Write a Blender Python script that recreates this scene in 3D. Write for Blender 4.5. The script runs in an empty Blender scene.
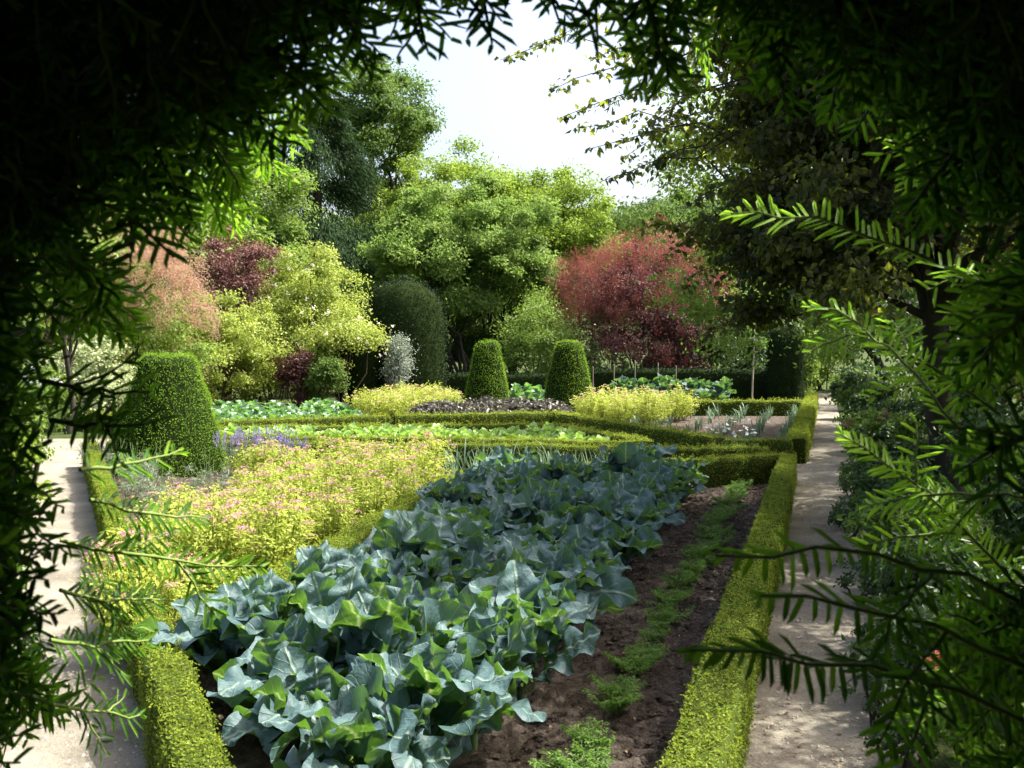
import bpy, math, random
import numpy as np
C = bpy.context.scene
COL = C.collection
R = math.radians
H_CAM, F_PX, PITCH = 1.65, 1000.0, 2.23
def G(px, py, z=0.0):
    """ground point (or point at height z) under a pixel of the photograph, used to survey the plan"""
    a = R(PITCH); dx = (px-512)/F_PX; dy = (384-py)/F_PX
    d = np.array([dx, math.cos(a)+dy*math.sin(a), -math.sin(a)+dy*math.cos(a)])
    t = (z-H_CAM)/d[2]
    return np.array([d[0]*t, d[1]*t])
def at(px, py, Y):
    a = R(PITCH); dx = (px-512)/F_PX; dy = (384-py)/F_PX
    d = np.array([dx, math.cos(a)+dy*math.sin(a), -math.sin(a)+dy*math.cos(a)])
    t = Y/d[1]
    return np.array([d[0]*t, Y, H_CAM+d[2]*t])

# ------------------------------------------------------------------ materials
def new_mat(name):
    m = bpy.data.materials.new(name); m.use_nodes = True
    nt = m.node_tree; nt.nodes.clear()
    return m, nt, nt.nodes.new('ShaderNodeOutputMaterial')
def ramp(nt, fac, stops):
    n = nt.nodes.new('ShaderNodeValToRGB'); e = n.color_ramp.elements
    while len(e) < len(stops): e.new(0.5)
    for k, (p, c) in enumerate(stops):
        e[k].position = p; e[k].color = (c[0], c[1], c[2], 1)
    nt.links.new(fac, n.inputs[0]); return n.outputs[0]
def noise(nt, scale, detail=4, rough=.6, vec=None):
    n = nt.nodes.new('ShaderNodeTexNoise'); n.inputs['Scale'].default_value = scale
    n.inputs['Detail'].default_value = detail; n.inputs['Roughness'].default_value = rough
    if vec is not None: nt.links.new(vec, n.inputs['Vector'])
    return n.outputs['Fac']
def math_n(nt, op, a, b=None, clamp=False):
    n = nt.nodes.new('ShaderNodeMath'); n.operation = op; n.use_clamp = clamp
    for i, v in enumerate((a, b)):
        if v is None: continue
        if isinstance(v, (int, float)): n.inputs[i].default_value = v
        else: nt.links.new(v, n.inputs[i])
    return n.outputs[0]
def mixc(nt, fac, a, b):
    n = nt.nodes.new('ShaderNodeMix'); n.data_type = 'RGBA'
    for i, v in ((0, fac), (6, a), (7, b)):
        if isinstance(v, (int, float)): n.inputs[i].default_value = v
        elif isinstance(v, tuple): n.inputs[i].default_value = (*v, 1)
        else: nt.links.new(v, n.inputs[i])
    return n.outputs[2]
def objpos(nt):
    return nt.nodes.new('ShaderNodeTexCoord').outputs['Object']
def worldpos(nt):
    return nt.nodes.new('ShaderNodeNewGeometry').outputs['Position']
def foliage(name, cols, trans, tf=.4, rough=.5, spec=.3, tcols=None):
    """leaf: ramp of leaf colours by a per-leaf value, mixed with light let through the blade"""
    m, nt, out = new_mat(name)
    at_ = nt.nodes.new('ShaderNodeAttribute'); at_.attribute_name = 'v'
    oi = nt.nodes.new('ShaderNodeObjectInfo')
    f = math_n(nt, 'ADD', at_.outputs['Fac'], math_n(nt, 'MULTIPLY', math_n(nt, 'SUBTRACT', oi.outputs['Random'], .5), .18), True)
    k = len(cols)
    c = ramp(nt, f, [(i/(k-1) if k > 1 else 0, q) for i, q in enumerate(cols)])
    p = nt.nodes.new('ShaderNodeBsdfPrincipled'); nt.links.new(c, p.inputs['Base Color'])
    p.inputs['Roughness'].default_value = rough; p.inputs['Specular IOR Level'].default_value = spec
    t = nt.nodes.new('ShaderNodeBsdfTranslucent')
    if tcols: tc = ramp(nt, f, [(i/(len(tcols)-1), q) for i, q in enumerate(tcols)])
    else: tc = mixc(nt, .5, tuple(trans), c)
    nt.links.new(tc, t.inputs['Color'])
    mx = nt.nodes.new('ShaderNodeMixShader'); mx.inputs[0].default_value = tf
    nt.links.new(p.outputs[0], mx.inputs[1]); nt.links.new(t.outputs[0], mx.inputs[2])
    nt.links.new(mx.outputs[0], out.inputs[0])
    return m
def solid(name, c1, c2, scale=8, rough=.85, bump=.0, bscale=40, stretch=None, spec=.2):
    m, nt, out = new_mat(name)
    v = objpos(nt)
    if stretch:
        mp = nt.nodes.new('ShaderNodeMapping'); nt.links.new(v, mp.inputs[0]); mp.inputs['Scale'].default_value = stretch; v = mp.outputs[0]
    c = ramp(nt, noise(nt, scale, 5, .65, v), [(.3, c1), (.7, c2)])
    p = nt.nodes.new('ShaderNodeBsdfPrincipled'); nt.links.new(c, p.inputs['Base Color'])
    p.inputs['Roughness'].default_value = rough; p.inputs['Specular IOR Level'].default_value = spec
    if bump:
        b = nt.nodes.new('ShaderNodeBump'); b.inputs['Strength'].default_value = 1; b.inputs['Distance'].default_value = bump
        nt.links.new(noise(nt, bscale, 6, .7, v), b.inputs['Height']); nt.links.new(b.outputs[0], p.inputs['Normal'])
    nt.links.new(p.outputs[0], out.inputs[0])
    return m

M = {}
M['box'] = foliage('box_leaf', [(.06,.10,.010), (.14,.20,.018), (.29,.34,.035)], (.38,.46,.04), .42, .6, .15)
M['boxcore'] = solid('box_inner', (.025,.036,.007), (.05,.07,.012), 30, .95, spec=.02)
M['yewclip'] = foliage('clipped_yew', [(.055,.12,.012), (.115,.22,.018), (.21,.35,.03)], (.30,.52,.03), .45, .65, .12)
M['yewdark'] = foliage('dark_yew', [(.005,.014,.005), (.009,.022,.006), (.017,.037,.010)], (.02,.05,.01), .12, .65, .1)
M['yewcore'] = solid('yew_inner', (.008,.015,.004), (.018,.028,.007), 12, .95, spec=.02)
M['needle'] = foliage('yew_needle', [(.006,.018,.005), (.014,.045,.008), (.06,.15,.016), (.21,.35,.03)], (.24,.50,.03), .48, .5, .2, [(.01,.035,.004), (.04,.12,.008), (.16,.38,.02), (.36,.66,.04)])  # darkest stops stand in for shade deep in the hedge
M['shoottwig'] = solid('young_yew_twig', (.12,.19,.03), (.2,.26,.06), 60, .6)
M['yewtwig'] = solid('yew_twig', (.05,.085,.018), (.10,.14,.03), 60, .6)
M['bark'] = solid('bark', (.035,.026,.02), (.10,.08,.06), 6, .9, .02, 18, (1,1,.25))
M['darkbark'] = solid('dark_bark', (.02,.016,.013), (.055,.045,.035), 6, .9, .02, 18, (1,1,.25))
M['palewood'] = solid('pale_wood', (.30,.25,.18), (.45,.39,.30), 10, .8)
M['greywood'] = solid('weathered_wood', (.14,.11,.08), (.24,.20,.15), 10, .85)
M['stem'] = solid('green_stem', (.09,.13,.05), (.14,.18,.08), 10, .6)
M['gold'] = foliage('golden_spiraea_leaf', [(.16,.21,.03), (.33,.40,.06), (.50,.55,.14)], (.55,.62,.09), .44, .55, .15)
M['pink'] = foliage('pink_floret', [(.36,.14,.20), (.52,.24,.31), (.66,.42,.44)], (.5,.25,.3), .35, .7)
M['palepink'] = foliage('pale_pink_floret', [(.62,.38,.30), (.72,.52,.40), (.75,.6,.5)], (.6,.4,.3), .35, .7)
M['white'] = foliage('white_petal', [(.70,.70,.66), (.8,.8,.78), (.82,.80,.76)], (.8,.8,.75), .35, .6)
M['rose'] = foliage('blush_petal', [(.75,.62,.58), (.8,.74,.68), (.8,.78,.72)], (.8,.7,.6), .3, .6)
M['lav'] = foliage('lavender_floret', [(.20,.14,.40), (.30,.22,.55), (.40,.32,.62)], (.3,.2,.5), .3, .7)
M['lavleaf'] = foliage('lavender_leaf', [(.12,.17,.10), (.2,.25,.16), (.27,.31,.22)], (.2,.25,.1), .25, .6)
M['carrot'] = foliage('carrot_leaf', [(.05,.12,.012), (.085,.185,.016), (.14,.26,.03)], (.2,.38,.025), .45, .5)
M['leek'] = foliage('leek_leaf', [(.10,.17,.10), (.15,.24,.15), (.22,.31,.2)], (.2,.32,.1), .3, .45)
M['heuch'] = foliage('dark_purple_leaf', [(.035,.03,.03), (.075,.07,.058), (.15,.16,.11)], (.12,.09,.05), .25, .45, .4)
M['lightgreen'] = foliage('light_green_leaf', [(.09,.16,.025), (.16,.25,.04), (.25,.34,.07)], (.28,.42,.05), .42, .5)
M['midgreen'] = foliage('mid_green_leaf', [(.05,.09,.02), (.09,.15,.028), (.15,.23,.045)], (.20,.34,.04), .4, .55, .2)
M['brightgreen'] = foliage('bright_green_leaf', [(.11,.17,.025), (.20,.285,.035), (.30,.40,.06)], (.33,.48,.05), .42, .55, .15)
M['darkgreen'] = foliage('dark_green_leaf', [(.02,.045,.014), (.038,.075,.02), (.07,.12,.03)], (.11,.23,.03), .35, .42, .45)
M['conifer'] = foliage('conifer_needle', [(.014,.032,.012), (.026,.055,.018), (.055,.095,.03)], (.05,.1,.03), .2, .7, .08)
M['cypress'] = foliage('blue_cypress', [(.03,.055,.04), (.05,.085,.06), (.08,.12,.08)], (.08,.13,.06), .25, .6)
M['palegreen'] = foliage('pale_green_leaf', [(.09,.155,.035), (.165,.255,.055), (.28,.36,.10)], (.27,.43,.07), .42, .6, .12)
M['yellow'] = foliage('yellow_green_leaf', [(.15,.20,.03), (.31,.38,.065), (.48,.53,.14)], (.45,.54,.09), .42, .5)
M['variegated'] = foliage('variegated_leaf', [(.16,.22,.09), (.36,.42,.2), (.6,.63,.42)], (.4,.45,.2), .35, .5)
M['purple'] = foliage('purple_leaf', [(.055,.025,.028), (.12,.05,.05), (.21,.12,.09)], (.25,.08,.06), .35, .5)
M['copper'] = foliage('copper_leaf', [(.016,.026,.018), (.03,.042,.026), (.065,.062,.03)], (.36,.42,.03), .45, .5, .18, [(.06,.05,.02), (.20,.24,.025), (.55,.62,.05)])
M['plume'] = foliage('beige_pink_plume', [(.34,.20,.14), (.46,.30,.21), (.56,.42,.30)], (.5,.3,.2), .5, .9, .05)
M['redplume'] = foliage('red_plume', [(.16,.045,.04), (.275,.085,.075), (.40,.18,.15)], (.34,.10,.085), .42, .9, .05)
M['silver'] = foliage('silver_leaf', [(.16,.20,.15), (.28,.33,.26), (.42,.46,.4)], (.3,.36,.22), .3, .5)
M['orange'] = foliage('orange_floret', [(.22,.05,.03), (.38,.11,.05), (.48,.20,.09)], (.4,.12,.04), .35, .6)
M['hazegreen'] = foliage('hazed_hill_leaf', [(.07,.12,.05), (.11,.17,.07), (.17,.23,.10)], (.18,.28,.08), .35, .7, .1)  # slight distance haze put into the leaf colour
M['drysprig'] = foliage('dry_leaf', [(.10,.06,.03), (.2,.13,.06), (.32,.24,.12)], (.3,.2,.1), .2, .7)

def brassica(name, top, trans, vein, tf=.33, rough=.42, bump=.004, glaze=.5):
    m, nt, out = new_mat(name)
    uv = nt.nodes.new('ShaderNodeUVMap'); uv.uv_map = 'uv'
    sx = nt.nodes.new('ShaderNodeSeparateXYZ'); nt.links.new(uv.outputs[0], sx.inputs[0])
    u, v = sx.outputs[0], sx.outputs[1]
    au = math_n(nt, 'ABSOLUTE', u)
    ph = math_n(nt, 'FRACT', math_n(nt, 'MULTIPLY', math_n(nt, 'SUBTRACT', v, math_n(nt, 'MULTIPLY', au, .28)), 8))
    side = math_n(nt, 'SUBTRACT', 1, math_n(nt, 'MULTIPLY', math_n(nt, 'ABSOLUTE', math_n(nt, 'SUBTRACT', ph, .5)), 13), True)
    side = math_n(nt, 'MULTIPLY', side, math_n(nt, 'SUBTRACT', 1, math_n(nt, 'MULTIPLY', au, .9), True))
    mid = math_n(nt, 'SUBTRACT', 1, math_n(nt, 'MULTIPLY', au, 11), True)
    vn = math_n(nt, 'MAXIMUM', math_n(nt, 'MULTIPLY', side, .55), mid)
    pos = worldpos(nt)
    a = nt.nodes.new('ShaderNodeAttribute'); a.attribute_name = 'v'
    n1 = noise(nt, 9, 4, .6, pos)
    base = ramp(nt, math_n(nt, 'ADD', math_n(nt, 'MULTIPLY', n1, .5), math_n(nt, 'MULTIPLY', a.outputs['Fac'], .5)), [(.25, top[0]), (.55, top[1]), (.8, top[2])])
    col = mixc(nt, vn, base, vein)
    p = nt.nodes.new('ShaderNodeBsdfPrincipled'); nt.links.new(col, p.inputs['Base Color'])
    p.inputs['Roughness'].default_value = rough; p.inputs['Specular IOR Level'].default_value = glaze
    b = nt.nodes.new('ShaderNodeBump'); b.inputs['Distance'].default_value = bump; b.inputs['Strength'].default_value = .9
    hgt = math_n(nt, 'SUBTRACT', math_n(nt, 'MULTIPLY', noise(nt, 55, 3, .5, pos), .8), math_n(nt, 'MULTIPLY', vn, 1.0))
    nt.links.new(hgt, b.inputs['Height']); nt.links.new(b.outputs[0], p.inputs['Normal'])
    t = nt.nodes.new('ShaderNodeBsdfTranslucent'); nt.links.new(mixc(nt, vn, tuple(trans), (.45,.6,.2)), t.inputs['Color'])
    mx = nt.nodes.new('ShaderNodeMixShader'); mx.inputs[0].default_value = tf
    nt.links.new(p.outputs[0], mx.inputs[1]); nt.links.new(t.outputs[0], mx.inputs[2]); nt.links.new(mx.outputs[0], out.inputs[0])
    return m
M['broc'] = brassica('broccoli_leaf', [(.036,.076,.078), (.068,.124,.128), (.13,.20,.205)], (.12,.27,.02), (.22,.31,.25), .28, .53, .006, .3)
M['cabbage'] = brassica('cabbage_leaf', [(.10,.18,.12), (.17,.27,.18), (.27,.37,.27)], (.16,.38,.04), (.4,.48,.36))
M['lettuce'] = brassica('lettuce_leaf', [(.19,.31,.09), (.31,.45,.15), (.50,.60,.32)], (.30,.5,.06), (.5,.56,.4), .4)
M['broccore'] = solid('broccoli_floret', (.06,.12,.09), (.14,.2,.16), 120, .8, .006, 160)

# ground-type materials
def ground_mat(name, stops, sc, fine, bump, bs, rough=.95, spec=.1):
    m, nt, out = new_mat(name); pos = worldpos(nt)
    n = math_n(nt, 'ADD', math_n(nt, 'MULTIPLY', noise(nt, sc, 6, .6, pos), .6), math_n(nt, 'MULTIPLY', noise(nt, fine, 4, .7, pos), .4))
    c = ramp(nt, n, stops)
    p = nt.nodes.new('ShaderNodeBsdfPrincipled'); nt.links.new(c, p.inputs['Base Color'])
    p.inputs['Roughness'].default_value = rough; p.inputs['Specular IOR Level'].default_value = spec
    b = nt.nodes.new('ShaderNodeBump'); b.inputs['Distance'].default_value = bump; b.inputs['Strength'].default_value = 1
    h = math_n(nt, 'ADD', noise(nt, bs, 8, .7, pos), math_n(nt, 'MULTIPLY', noise(nt, bs*5, 3, .6, pos), .4))
    nt.links.new(h, b.inputs['Height']); nt.links.new(b.outputs[0], p.inputs['Normal'])
    nt.links.new(p.outputs[0], out.inputs[0]); return m
M['soil'] = ground_mat('soil', [(.34, (.034,.026,.020)), (.5, (.088,.070,.055)), (.66, (.19,.16,.13))], 14, 90, .03, 60)  # strong tone contrast stands in for dappled light on the crumbs
M['gravel'] = ground_mat('gravel', [(.33, (.135,.12,.09)), (.5, (.245,.222,.172)), (.68, (.37,.34,.27))], 2.2, 70, .022, 40, .9, .15)
M['ground'] = ground_mat('ground_grass', [(.3, (.025,.035,.012)), (.5, (.045,.065,.018)), (.7, (.075,.095,.03))], 1.2, 40, .04, 12)
M['stone'] = solid('pebble', (.2,.17,.13), (.5,.45,.38), 20, .85)

# ------------------------------------------------------------------ mesh building
class MB:
    def __init__(s): s.v = []; s.f = []; s.n = 0; s.mats = []
    def add(s, verts, faces, mat, v=None, smooth=False, uv=None):
        verts = np.asarray(verts, float).reshape(-1, 3); faces = np.asarray(faces, int)
        if mat not in s.mats: s.mats.append(mat)
        vv = np.full(len(verts), .5) if v is None else np.broadcast_to(np.asarray(v, float), (len(verts),))
        uu = np.zeros((len(verts), 2)) if uv is None else uv
        s.v.append((verts, vv, uu)); s.f.append((faces+s.n, s.mats.index(mat), smooth)); s.n += len(verts)
    def build(s, name, parent=None, loc=None):
        me = bpy.data.meshes.new(name)
        V = np.concatenate([a for a, _, _ in s.v]); vv = np.concatenate([b for _, b, _ in s.v]); uu = np.concatenate([c for _, _, c in s.v])
        loops = np.concatenate([f.ravel() for f, _, _ in s.f])
        cnt = np.concatenate([np.full(len(f), f.shape[1]) for f, _, _ in s.f])
        mi = np.concatenate([np.full(len(f), i) for f, i, _ in s.f]); sm = np.concatenate([np.full(len(f), b) for f, _, b in s.f])
        me.vertices.add(len(V)); me.vertices.foreach_set('co', V.ravel().astype(np.float32))
        me.loops.add(len(loops)); me.loops.foreach_set('vertex_index', loops.astype(np.int32))
        me.polygons.add(len(cnt)); st = np.concatenate([[0], np.cumsum(cnt)[:-1]])
        me.polygons.foreach_set('loop_start', st.astype(np.int32)); me.polygons.foreach_set('loop_total', cnt.astype(np.int32))
        me.polygons.foreach_set('material_index', mi.astype(np.int32)); me.polygons.foreach_set('use_smooth', sm.astype(bool))
        a = me.attributes.new('v', 'FLOAT', 'POINT'); a.data.foreach_set('value', vv.astype(np.float32))
        if np.any(uu):
            u = me.uv_layers.new(name='uv'); u.data.foreach_set('uv', uu[loops].ravel().astype(np.float32))
        for m in s.mats: me.materials.append(M[m])
        me.update(calc_edges=True); me.validate()
        o = bpy.data.objects.new(name, me); COL.objects.link(o)
        if parent is not None: o.parent = parent
        if loc is not None: o.location = loc
        return o
def unit(a):
    return a/np.maximum(np.linalg.norm(a, axis=-1, keepdims=True), 1e-9)
def leaves(mb, rng, P, out, L, W, mat, up=.5, rnd=.7, droop=.2, fold=.18, v=None, vs=.22, D=None):
    """n folded leaf blades at P: facing a mix of outward, upward and random"""
    n = len(P)
    if n == 0: return
    N = unit(out + np.array([0, 0, up]) + rng.normal(0, rnd, (n, 3)))
    if D is None: D = rng.normal(0, 1, (n, 3)) + out*.6
    else: D = D + rng.normal(0, .25, (n, 3))
    D = unit(D - N*np.sum(D*N, 1, keepdims=True)); D = unit(D + np.array([0, 0, -droop]))
    S = unit(np.cross(D, N)); N = np.cross(S, D)
    l = (L*rng.uniform(.6, 1.25, n))[:, None]; w = (W*rng.uniform(.7, 1.2, n))[:, None]
    a = P; c = P + D*l; m = P + D*l*.45 + N*w*fold
    V = np.stack([a, m-S*w*.5, c, m+S*w*.5], 1).reshape(-1, 3)
    vv = rng.uniform(0, 1, n)*2*vs + (.5 if v is None else v) - vs
    mb.add(V, np.arange(4*n).reshape(-1, 4), mat, np.repeat(np.clip(vv, 0, 1), 4))
def tube(mb, pts, rad, mat, k=7, v=None):
    pts = np.asarray(pts, float); n = len(pts); rad = np.broadcast_to(rad, (n,))
    T = unit(np.gradient(pts, axis=0)); ref = np.array([.13, .27, 1.]) if abs(T[0][2]) < .9 else np.array([1., .1, .2])
    A = unit(np.cross(T, ref)); B = np.cross(T, A); th = np.linspace(0, 2*math.pi, k, endpoint=False)
    V = pts[:, None] + rad[:, None, None]*(np.cos(th)[None, :, None]*A[:, None] + np.sin(th)[None, :, None]*B[:, None])
    i = np.arange(n-1)[:, None]*k; j = np.arange(k)[None]; j2 = (j+1) % k
    Fq = np.stack([i+j, i+j2, i+k+j2, i+k+j], -1).reshape(-1, 4)
    mb.add(V.reshape(-1, 3), Fq, mat, v, True)
def curve(p0, p1, sag, rng, n=6, wob=.04):
    t = np.linspace(0, 1, n)[:, None]; p0 = np.asarray(p0, float); p1 = np.asarray(p1, float)
    L = np.linalg.norm(p1-p0)
    p = p0 + (p1-p0)*t + np.array([0, 0, 1])*sag*4*t*(1-t)*L
    p[1:-1] += rng.normal(0, wob*L, (n-2, 3)); return p
def lump(p, s, seed):
    """smooth pseudo-noise in -1..1 for outlines"""
    r = np.random.RandomState(seed); q = np.zeros(len(p))
    for a in (1., 1.9, 3.7):
        k = r.normal(0, 1, (3, 3))*s*a; ph = r.uniform(0, 6.3, 3)
        q += np.sin(p@k.T + ph).mean(1)/a**.6
    return q
def tag(o, label=None, cat=None, group=None, kind=None):
    if label: o['label'] = label
    if cat: o['category'] = cat
    if group: o['group'] = group
    if kind: o['kind'] = kind
    return o
def thing(name, loc, label, cat, group=None, rz=0):
    o = bpy.data.objects.new(name, None); COL.objects.link(o); o.empty_display_size = .1
    o.location = loc; o.rotation_euler.z = rz
    return tag(o, label, cat, group)
def dup(root, loc, rz=0, sc=1, label=None, group=None, sz=None):
    r = root.copy(); COL.objects.link(r); r.location = loc; r.rotation_euler.z = rz; r.scale = (sc, sc, sc*(sz or 1))
    if label: r['label'] = label
    if group: r['group'] = group
    for ch in list(root.children):
        c = ch.copy(); COL.objects.link(c); c.parent = r
    return r

# ------------------------------------------------------------------ plants
def clump_pts(rng, cen, rad, ncl, seed, top=.35, inner=.55, lumpy=.25):
    d = unit(rng.normal(0, 1, (ncl, 3))); d[:, 2] = np.where(rng.uniform(0, 1, ncl) < top, np.abs(d[:, 2]), d[:, 2])
    r = rng.uniform(inner**2, 1, ncl)**.5*(1+lumpy*lump(d, 1.6, seed))
    return np.asarray(cen)+d*r[:, None]*np.asarray(rad), d
def crown(mb, rng, cen, rad, ncl, cr, nl, L, W, mat, seed, flat=.65, up=.5, droop=.2, top=.35, inner=.5, lumpy=.25, vs=.22, zmin=None, rnd=.7, big=0):
    """a crown: uneven clumps through the volume, each of many separate leaves"""
    P, d = clump_pts(rng, cen, rad, ncl, seed, top, inner, lumpy)
    if zmin is not None: P[:, 2] = np.maximum(P[:, 2], zmin+rng.uniform(0, .25, ncl))
    per = rng.multinomial(nl, np.ones(ncl)/ncl); idx = np.repeat(np.arange(ncl), per)
    o = rng.normal(0, 1, (nl, 3)); o = unit(o)*(rng.uniform(0, 1, (nl, 1))**.45)
    s = (cr*rng.uniform(.55, 1.35, ncl))[idx][:, None]*rng.lognormal(0, .2, (nl, 1))
    Q = P[idx] + o*s*np.array([1, 1, flat])
    vcl = rng.normal(.5, .13, ncl)[idx]
    leaves(mb, rng, Q, o*.5+d[idx]*.4, L, W, mat, up, rnd, droop, v=vcl, vs=vs)
    return P
def trunk_mesh(mb, rng, base, top, r0, tips, mat, nl=10, lean=.05):
    p = curve(base, top, 0, rng, 7, .025); rr = np.linspace(r0, r0*.35, 7); rr[0] *= 1.35
    tube(mb, p, rr, mat, 9)
    sel = rng.choice(len(tips), min(nl, len(tips)), replace=False)
    for i in sel:
        k = rng.randint(2, 6); s = p[k]; e = tips[i]
        if e[2] < s[2]-.8: k = 1; s = p[1]
        tube(mb, curve(s, e, .06, rng, 6, .05), np.linspace(rr[k]*.6, .012, 6), mat, 6)
def tree(name, label, cat, base, cen, rad, mat, leaf, ncl, nl, cr, r0, seed, group=None, bark='bark', nlimb=14, stems=1, part='crown', **kw):
    """tree > trunk, crown; positions in world space, meshes stored about the base"""
    rng = np.random.RandomState(seed); b = np.array([base[0], base[1], 0.])
    t = thing(name, b, label, cat, group); c = np.asarray(cen, float)-b
    cm = MB(); tips = crown(cm, rng, c, rad, ncl, cr, nl, leaf[0], leaf[1], mat, seed, **kw)
    tm = MB()
    for k in range(stems):
        off = np.zeros(3) if stems == 1 else np.array([*rng.normal(0, .18, 2), 0])
        tp = np.array([c[0]*.9, c[1]*.9, c[2]+rad[2]*.35]) + (0 if stems == 1 else np.array([*rng.normal(0, rad[0]*.35, 2), 0]))
        trunk_mesh(tm, rng, off-[0, 0, .05], tp, r0, tips, bark, max(3, nlimb//stems))
    tm.build('trunk', t); cm.build(part, t)
    return t
def shrub(name, label, cat, base, w, h, mat, leaf, nl, seed, group=None, ncl=40, cr=None, d=None, flower=None, nstem=6, **kw):
    """bush > stems, foliage (, flowers): leafy from the ground up"""
    rng = np.random.RandomState(seed); b = np.array([base[0], base[1], 0.])
    t = thing(name, b, label, cat, group); d = d or w
    cr = cr or h*.17
    kw.setdefault('zmin', .08); kw.setdefault('top', .6); kw.setdefault('lumpy', .32)
    m = MB(); tips = crown(m, rng, [0, 0, h*.45], [w*.5-cr*.6, d*.5-cr*.6, h*.55-cr*.4], int(ncl*1.4), cr*.85, int(nl*1.25), leaf[0], leaf[1], mat, seed, **kw)
    sm = MB()
    for i in rng.choice(len(tips), min(nstem, len(tips)), replace=False):
        tube(sm, curve([*rng.normal(0, w*.06, 2), -.02], tips[i], .04, rng, 5, .04), np.linspace(.012+h*.006, .004, 5), 'bark', 5)
    sm.build('stem', t); m.build('foliage', t)
    if flower:
        fm = MB(); fmat, nf, fs, npet = flower
        i = rng.choice(len(tips), nf); o = unit(rng.normal(0, 1, (nf, 3))+[0, -.5, .6]); P = tips[i]+o*cr*1.05
        k = np.repeat(np.arange(nf), npet); Q = P[k]+rng.normal(0, fs*.35, (nf*npet, 3))
        leaves(fm, rng, Q, o[k], fs*.7, fs*.6, fmat, .5, .5, 0); fm.build('blossoms', t)
    return t

# brassica leaf blades on a grid
def blade(mb, rng, base, az, L, W, mat, elev0=70, elev1=-5, petiole=.25, ruff=.035, lobes=True, cup=.25, ns=18, nt=9, twist=0., v=.5, vfreq=None):
    s = np.linspace(0, 1, ns); el = np.radians(elev0+(elev1-elev0)*s**1.2)
    ds = L/(ns-1); r = np.concatenate([[0], np.cumsum(np.cos(el[:-1])*ds)]); z = np.concatenate([[0], np.cumsum(np.sin(el[:-1])*ds)])
    b = np.clip((s-petiole)/(1-petiole), 0, 1)
    w = W*.5*np.clip(np.sin(math.pi*np.clip(b, 0, 1)**.80)**.55, 0, 1)
    w = np.where(s < petiole, .0, w); w = np.maximum(w, .012*L/.4)
    if lobes:
        lo = (s > petiole*.35) & (s < petiole*1.0); w = np.where(lo, w + W*.20*np.abs(np.sin(s*42+rng.uniform(0, 3)))**1.5, w)
    w[-1] = W*.06
    t = np.linspace(-1, 1, nt); f = vfreq or rng.uniform(13, 25); p1, p2 = rng.uniform(0, 6.3, 2)
    edge = np.stack([1+.10*np.sin(s*f*1.7+p1), 1+.10*np.sin(s*f*1.6+p2)], 1)
    X = np.where(t[None] < 0, t[None]*w[:, None]*edge[:, :1], t[None]*w[:, None]*edge[:, 1:])
    a2 = t[None]**2; amp = np.clip(w/(W*.5), 0, 1)[:, None]
    nz = cup*np.abs(X)*(.6+.4*np.sin(s*5+p1))[:, None] + ruff*a2*amp*np.where(t[None] < 0, np.sin(s[:, None]*f+p1), np.sin(s[:, None]*f*.93+p2)) \
        + .25*ruff*amp*np.sin(s[:, None]*f*2.1+t[None]*4+p2)
    tw = twist*s[:, None]
    # local frame: tangent (r,z), normal (-sin,cos)
    nx, nzv = -np.sin(el)[:, None], np.cos(el)[:, None]
    Xr = X*np.cos(tw)-nz*np.sin(tw); Nr = X*np.sin(tw)+nz*np.cos(tw)
    rad = r[:, None]+nx*Nr; hh = z[:, None]+nzv*Nr
    ca, sa = math.cos(az), math.sin(az)
    V = np.stack([base[0]+rad*ca-Xr*sa, base[1]+rad*sa+Xr*ca, base[2]+hh], -1).reshape(-1, 3)
    i = np.arange(ns-1)[:, None]*nt; j = np.arange(nt-1)[None]
    Fq = np.stack([i+j, i+j+1, i+nt+j+1, i+nt+j], -1).reshape(-1, 4)
    tt = np.broadcast_to(t[None], (ns, nt))*amp + .0; ss = np.broadcast_to(s[:, None], (ns, nt))
    mb.add(V, Fq, mat, v, True, np.stack([np.where(np.abs(tt) < 1e-6, 1e-4, tt), ss], -1).reshape(-1, 2))

# ================================================================== SETTING
def sheet(name, poly, z, mat, kind='structure'):
    me = bpy.data.meshes.new(name); me.from_pydata([(x, y, z) for x, y in poly], [], [list(range(len(poly)))]); me.update()
    if me.polygons[0].normal.z < 0: me.flip_normals()
    me.materials.append(M[mat]); o = bpy.data.objects.new(name, me); COL.objects.link(o); o['kind'] = kind; return o
def line_x(p, q, Y):
    return p[0]+(q[0]-p[0])*(Y-p[1])/(q[1]-p[1])
sheet('ground', [(-400, -200), (400, -200), (400, 600), (-400, 600)], 0, 'ground')
# plan of the potager (metres): two hedged sides of a wedge that opens from the viewer
PR0, PR1 = (0.22, 1.9), (3.335, 12.0)          # hedge by the right path (centre line)
PL0, PL1 = (-0.43, 1.9), (-5.72, 13.5)         # hedge by the left path
SP0, SP1 = (-1.62, 4.75), (-0.55, 10.15)       # hedge between golden spiraeas and broccoli
sheet('right_path', [(.14-.3*1.2, .6), (.95-.3*1.2, .6), (9.1, 28), (11.0, 34), (9.6, 34), (8.0, 28)], .004, 'gravel')
sheet('left_path', [(-.55, 1.9), (-.45, .6), (-1.3, .6), (-7.4, 13.0), (-8.6, 17.5), (-6.6, 17.5), (-5.7, 13.6)], .008, 'gravel')
sheet('cross_path', [(-6.0, 13.75), (3.35, 12.35), (3.9, 13.9), (2.2, 13.7), (-6.0, 14.55)], .012, 'gravel')
sheet('far_path', [(-6.0, 15.8), (-2, 16.9), (.9, 16.9), (3.0, 13.5), (3.4, 13.6), (.95, 19.2), (-2.2, 18.5), (-6.0, 16.8)], .016, 'gravel')
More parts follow.
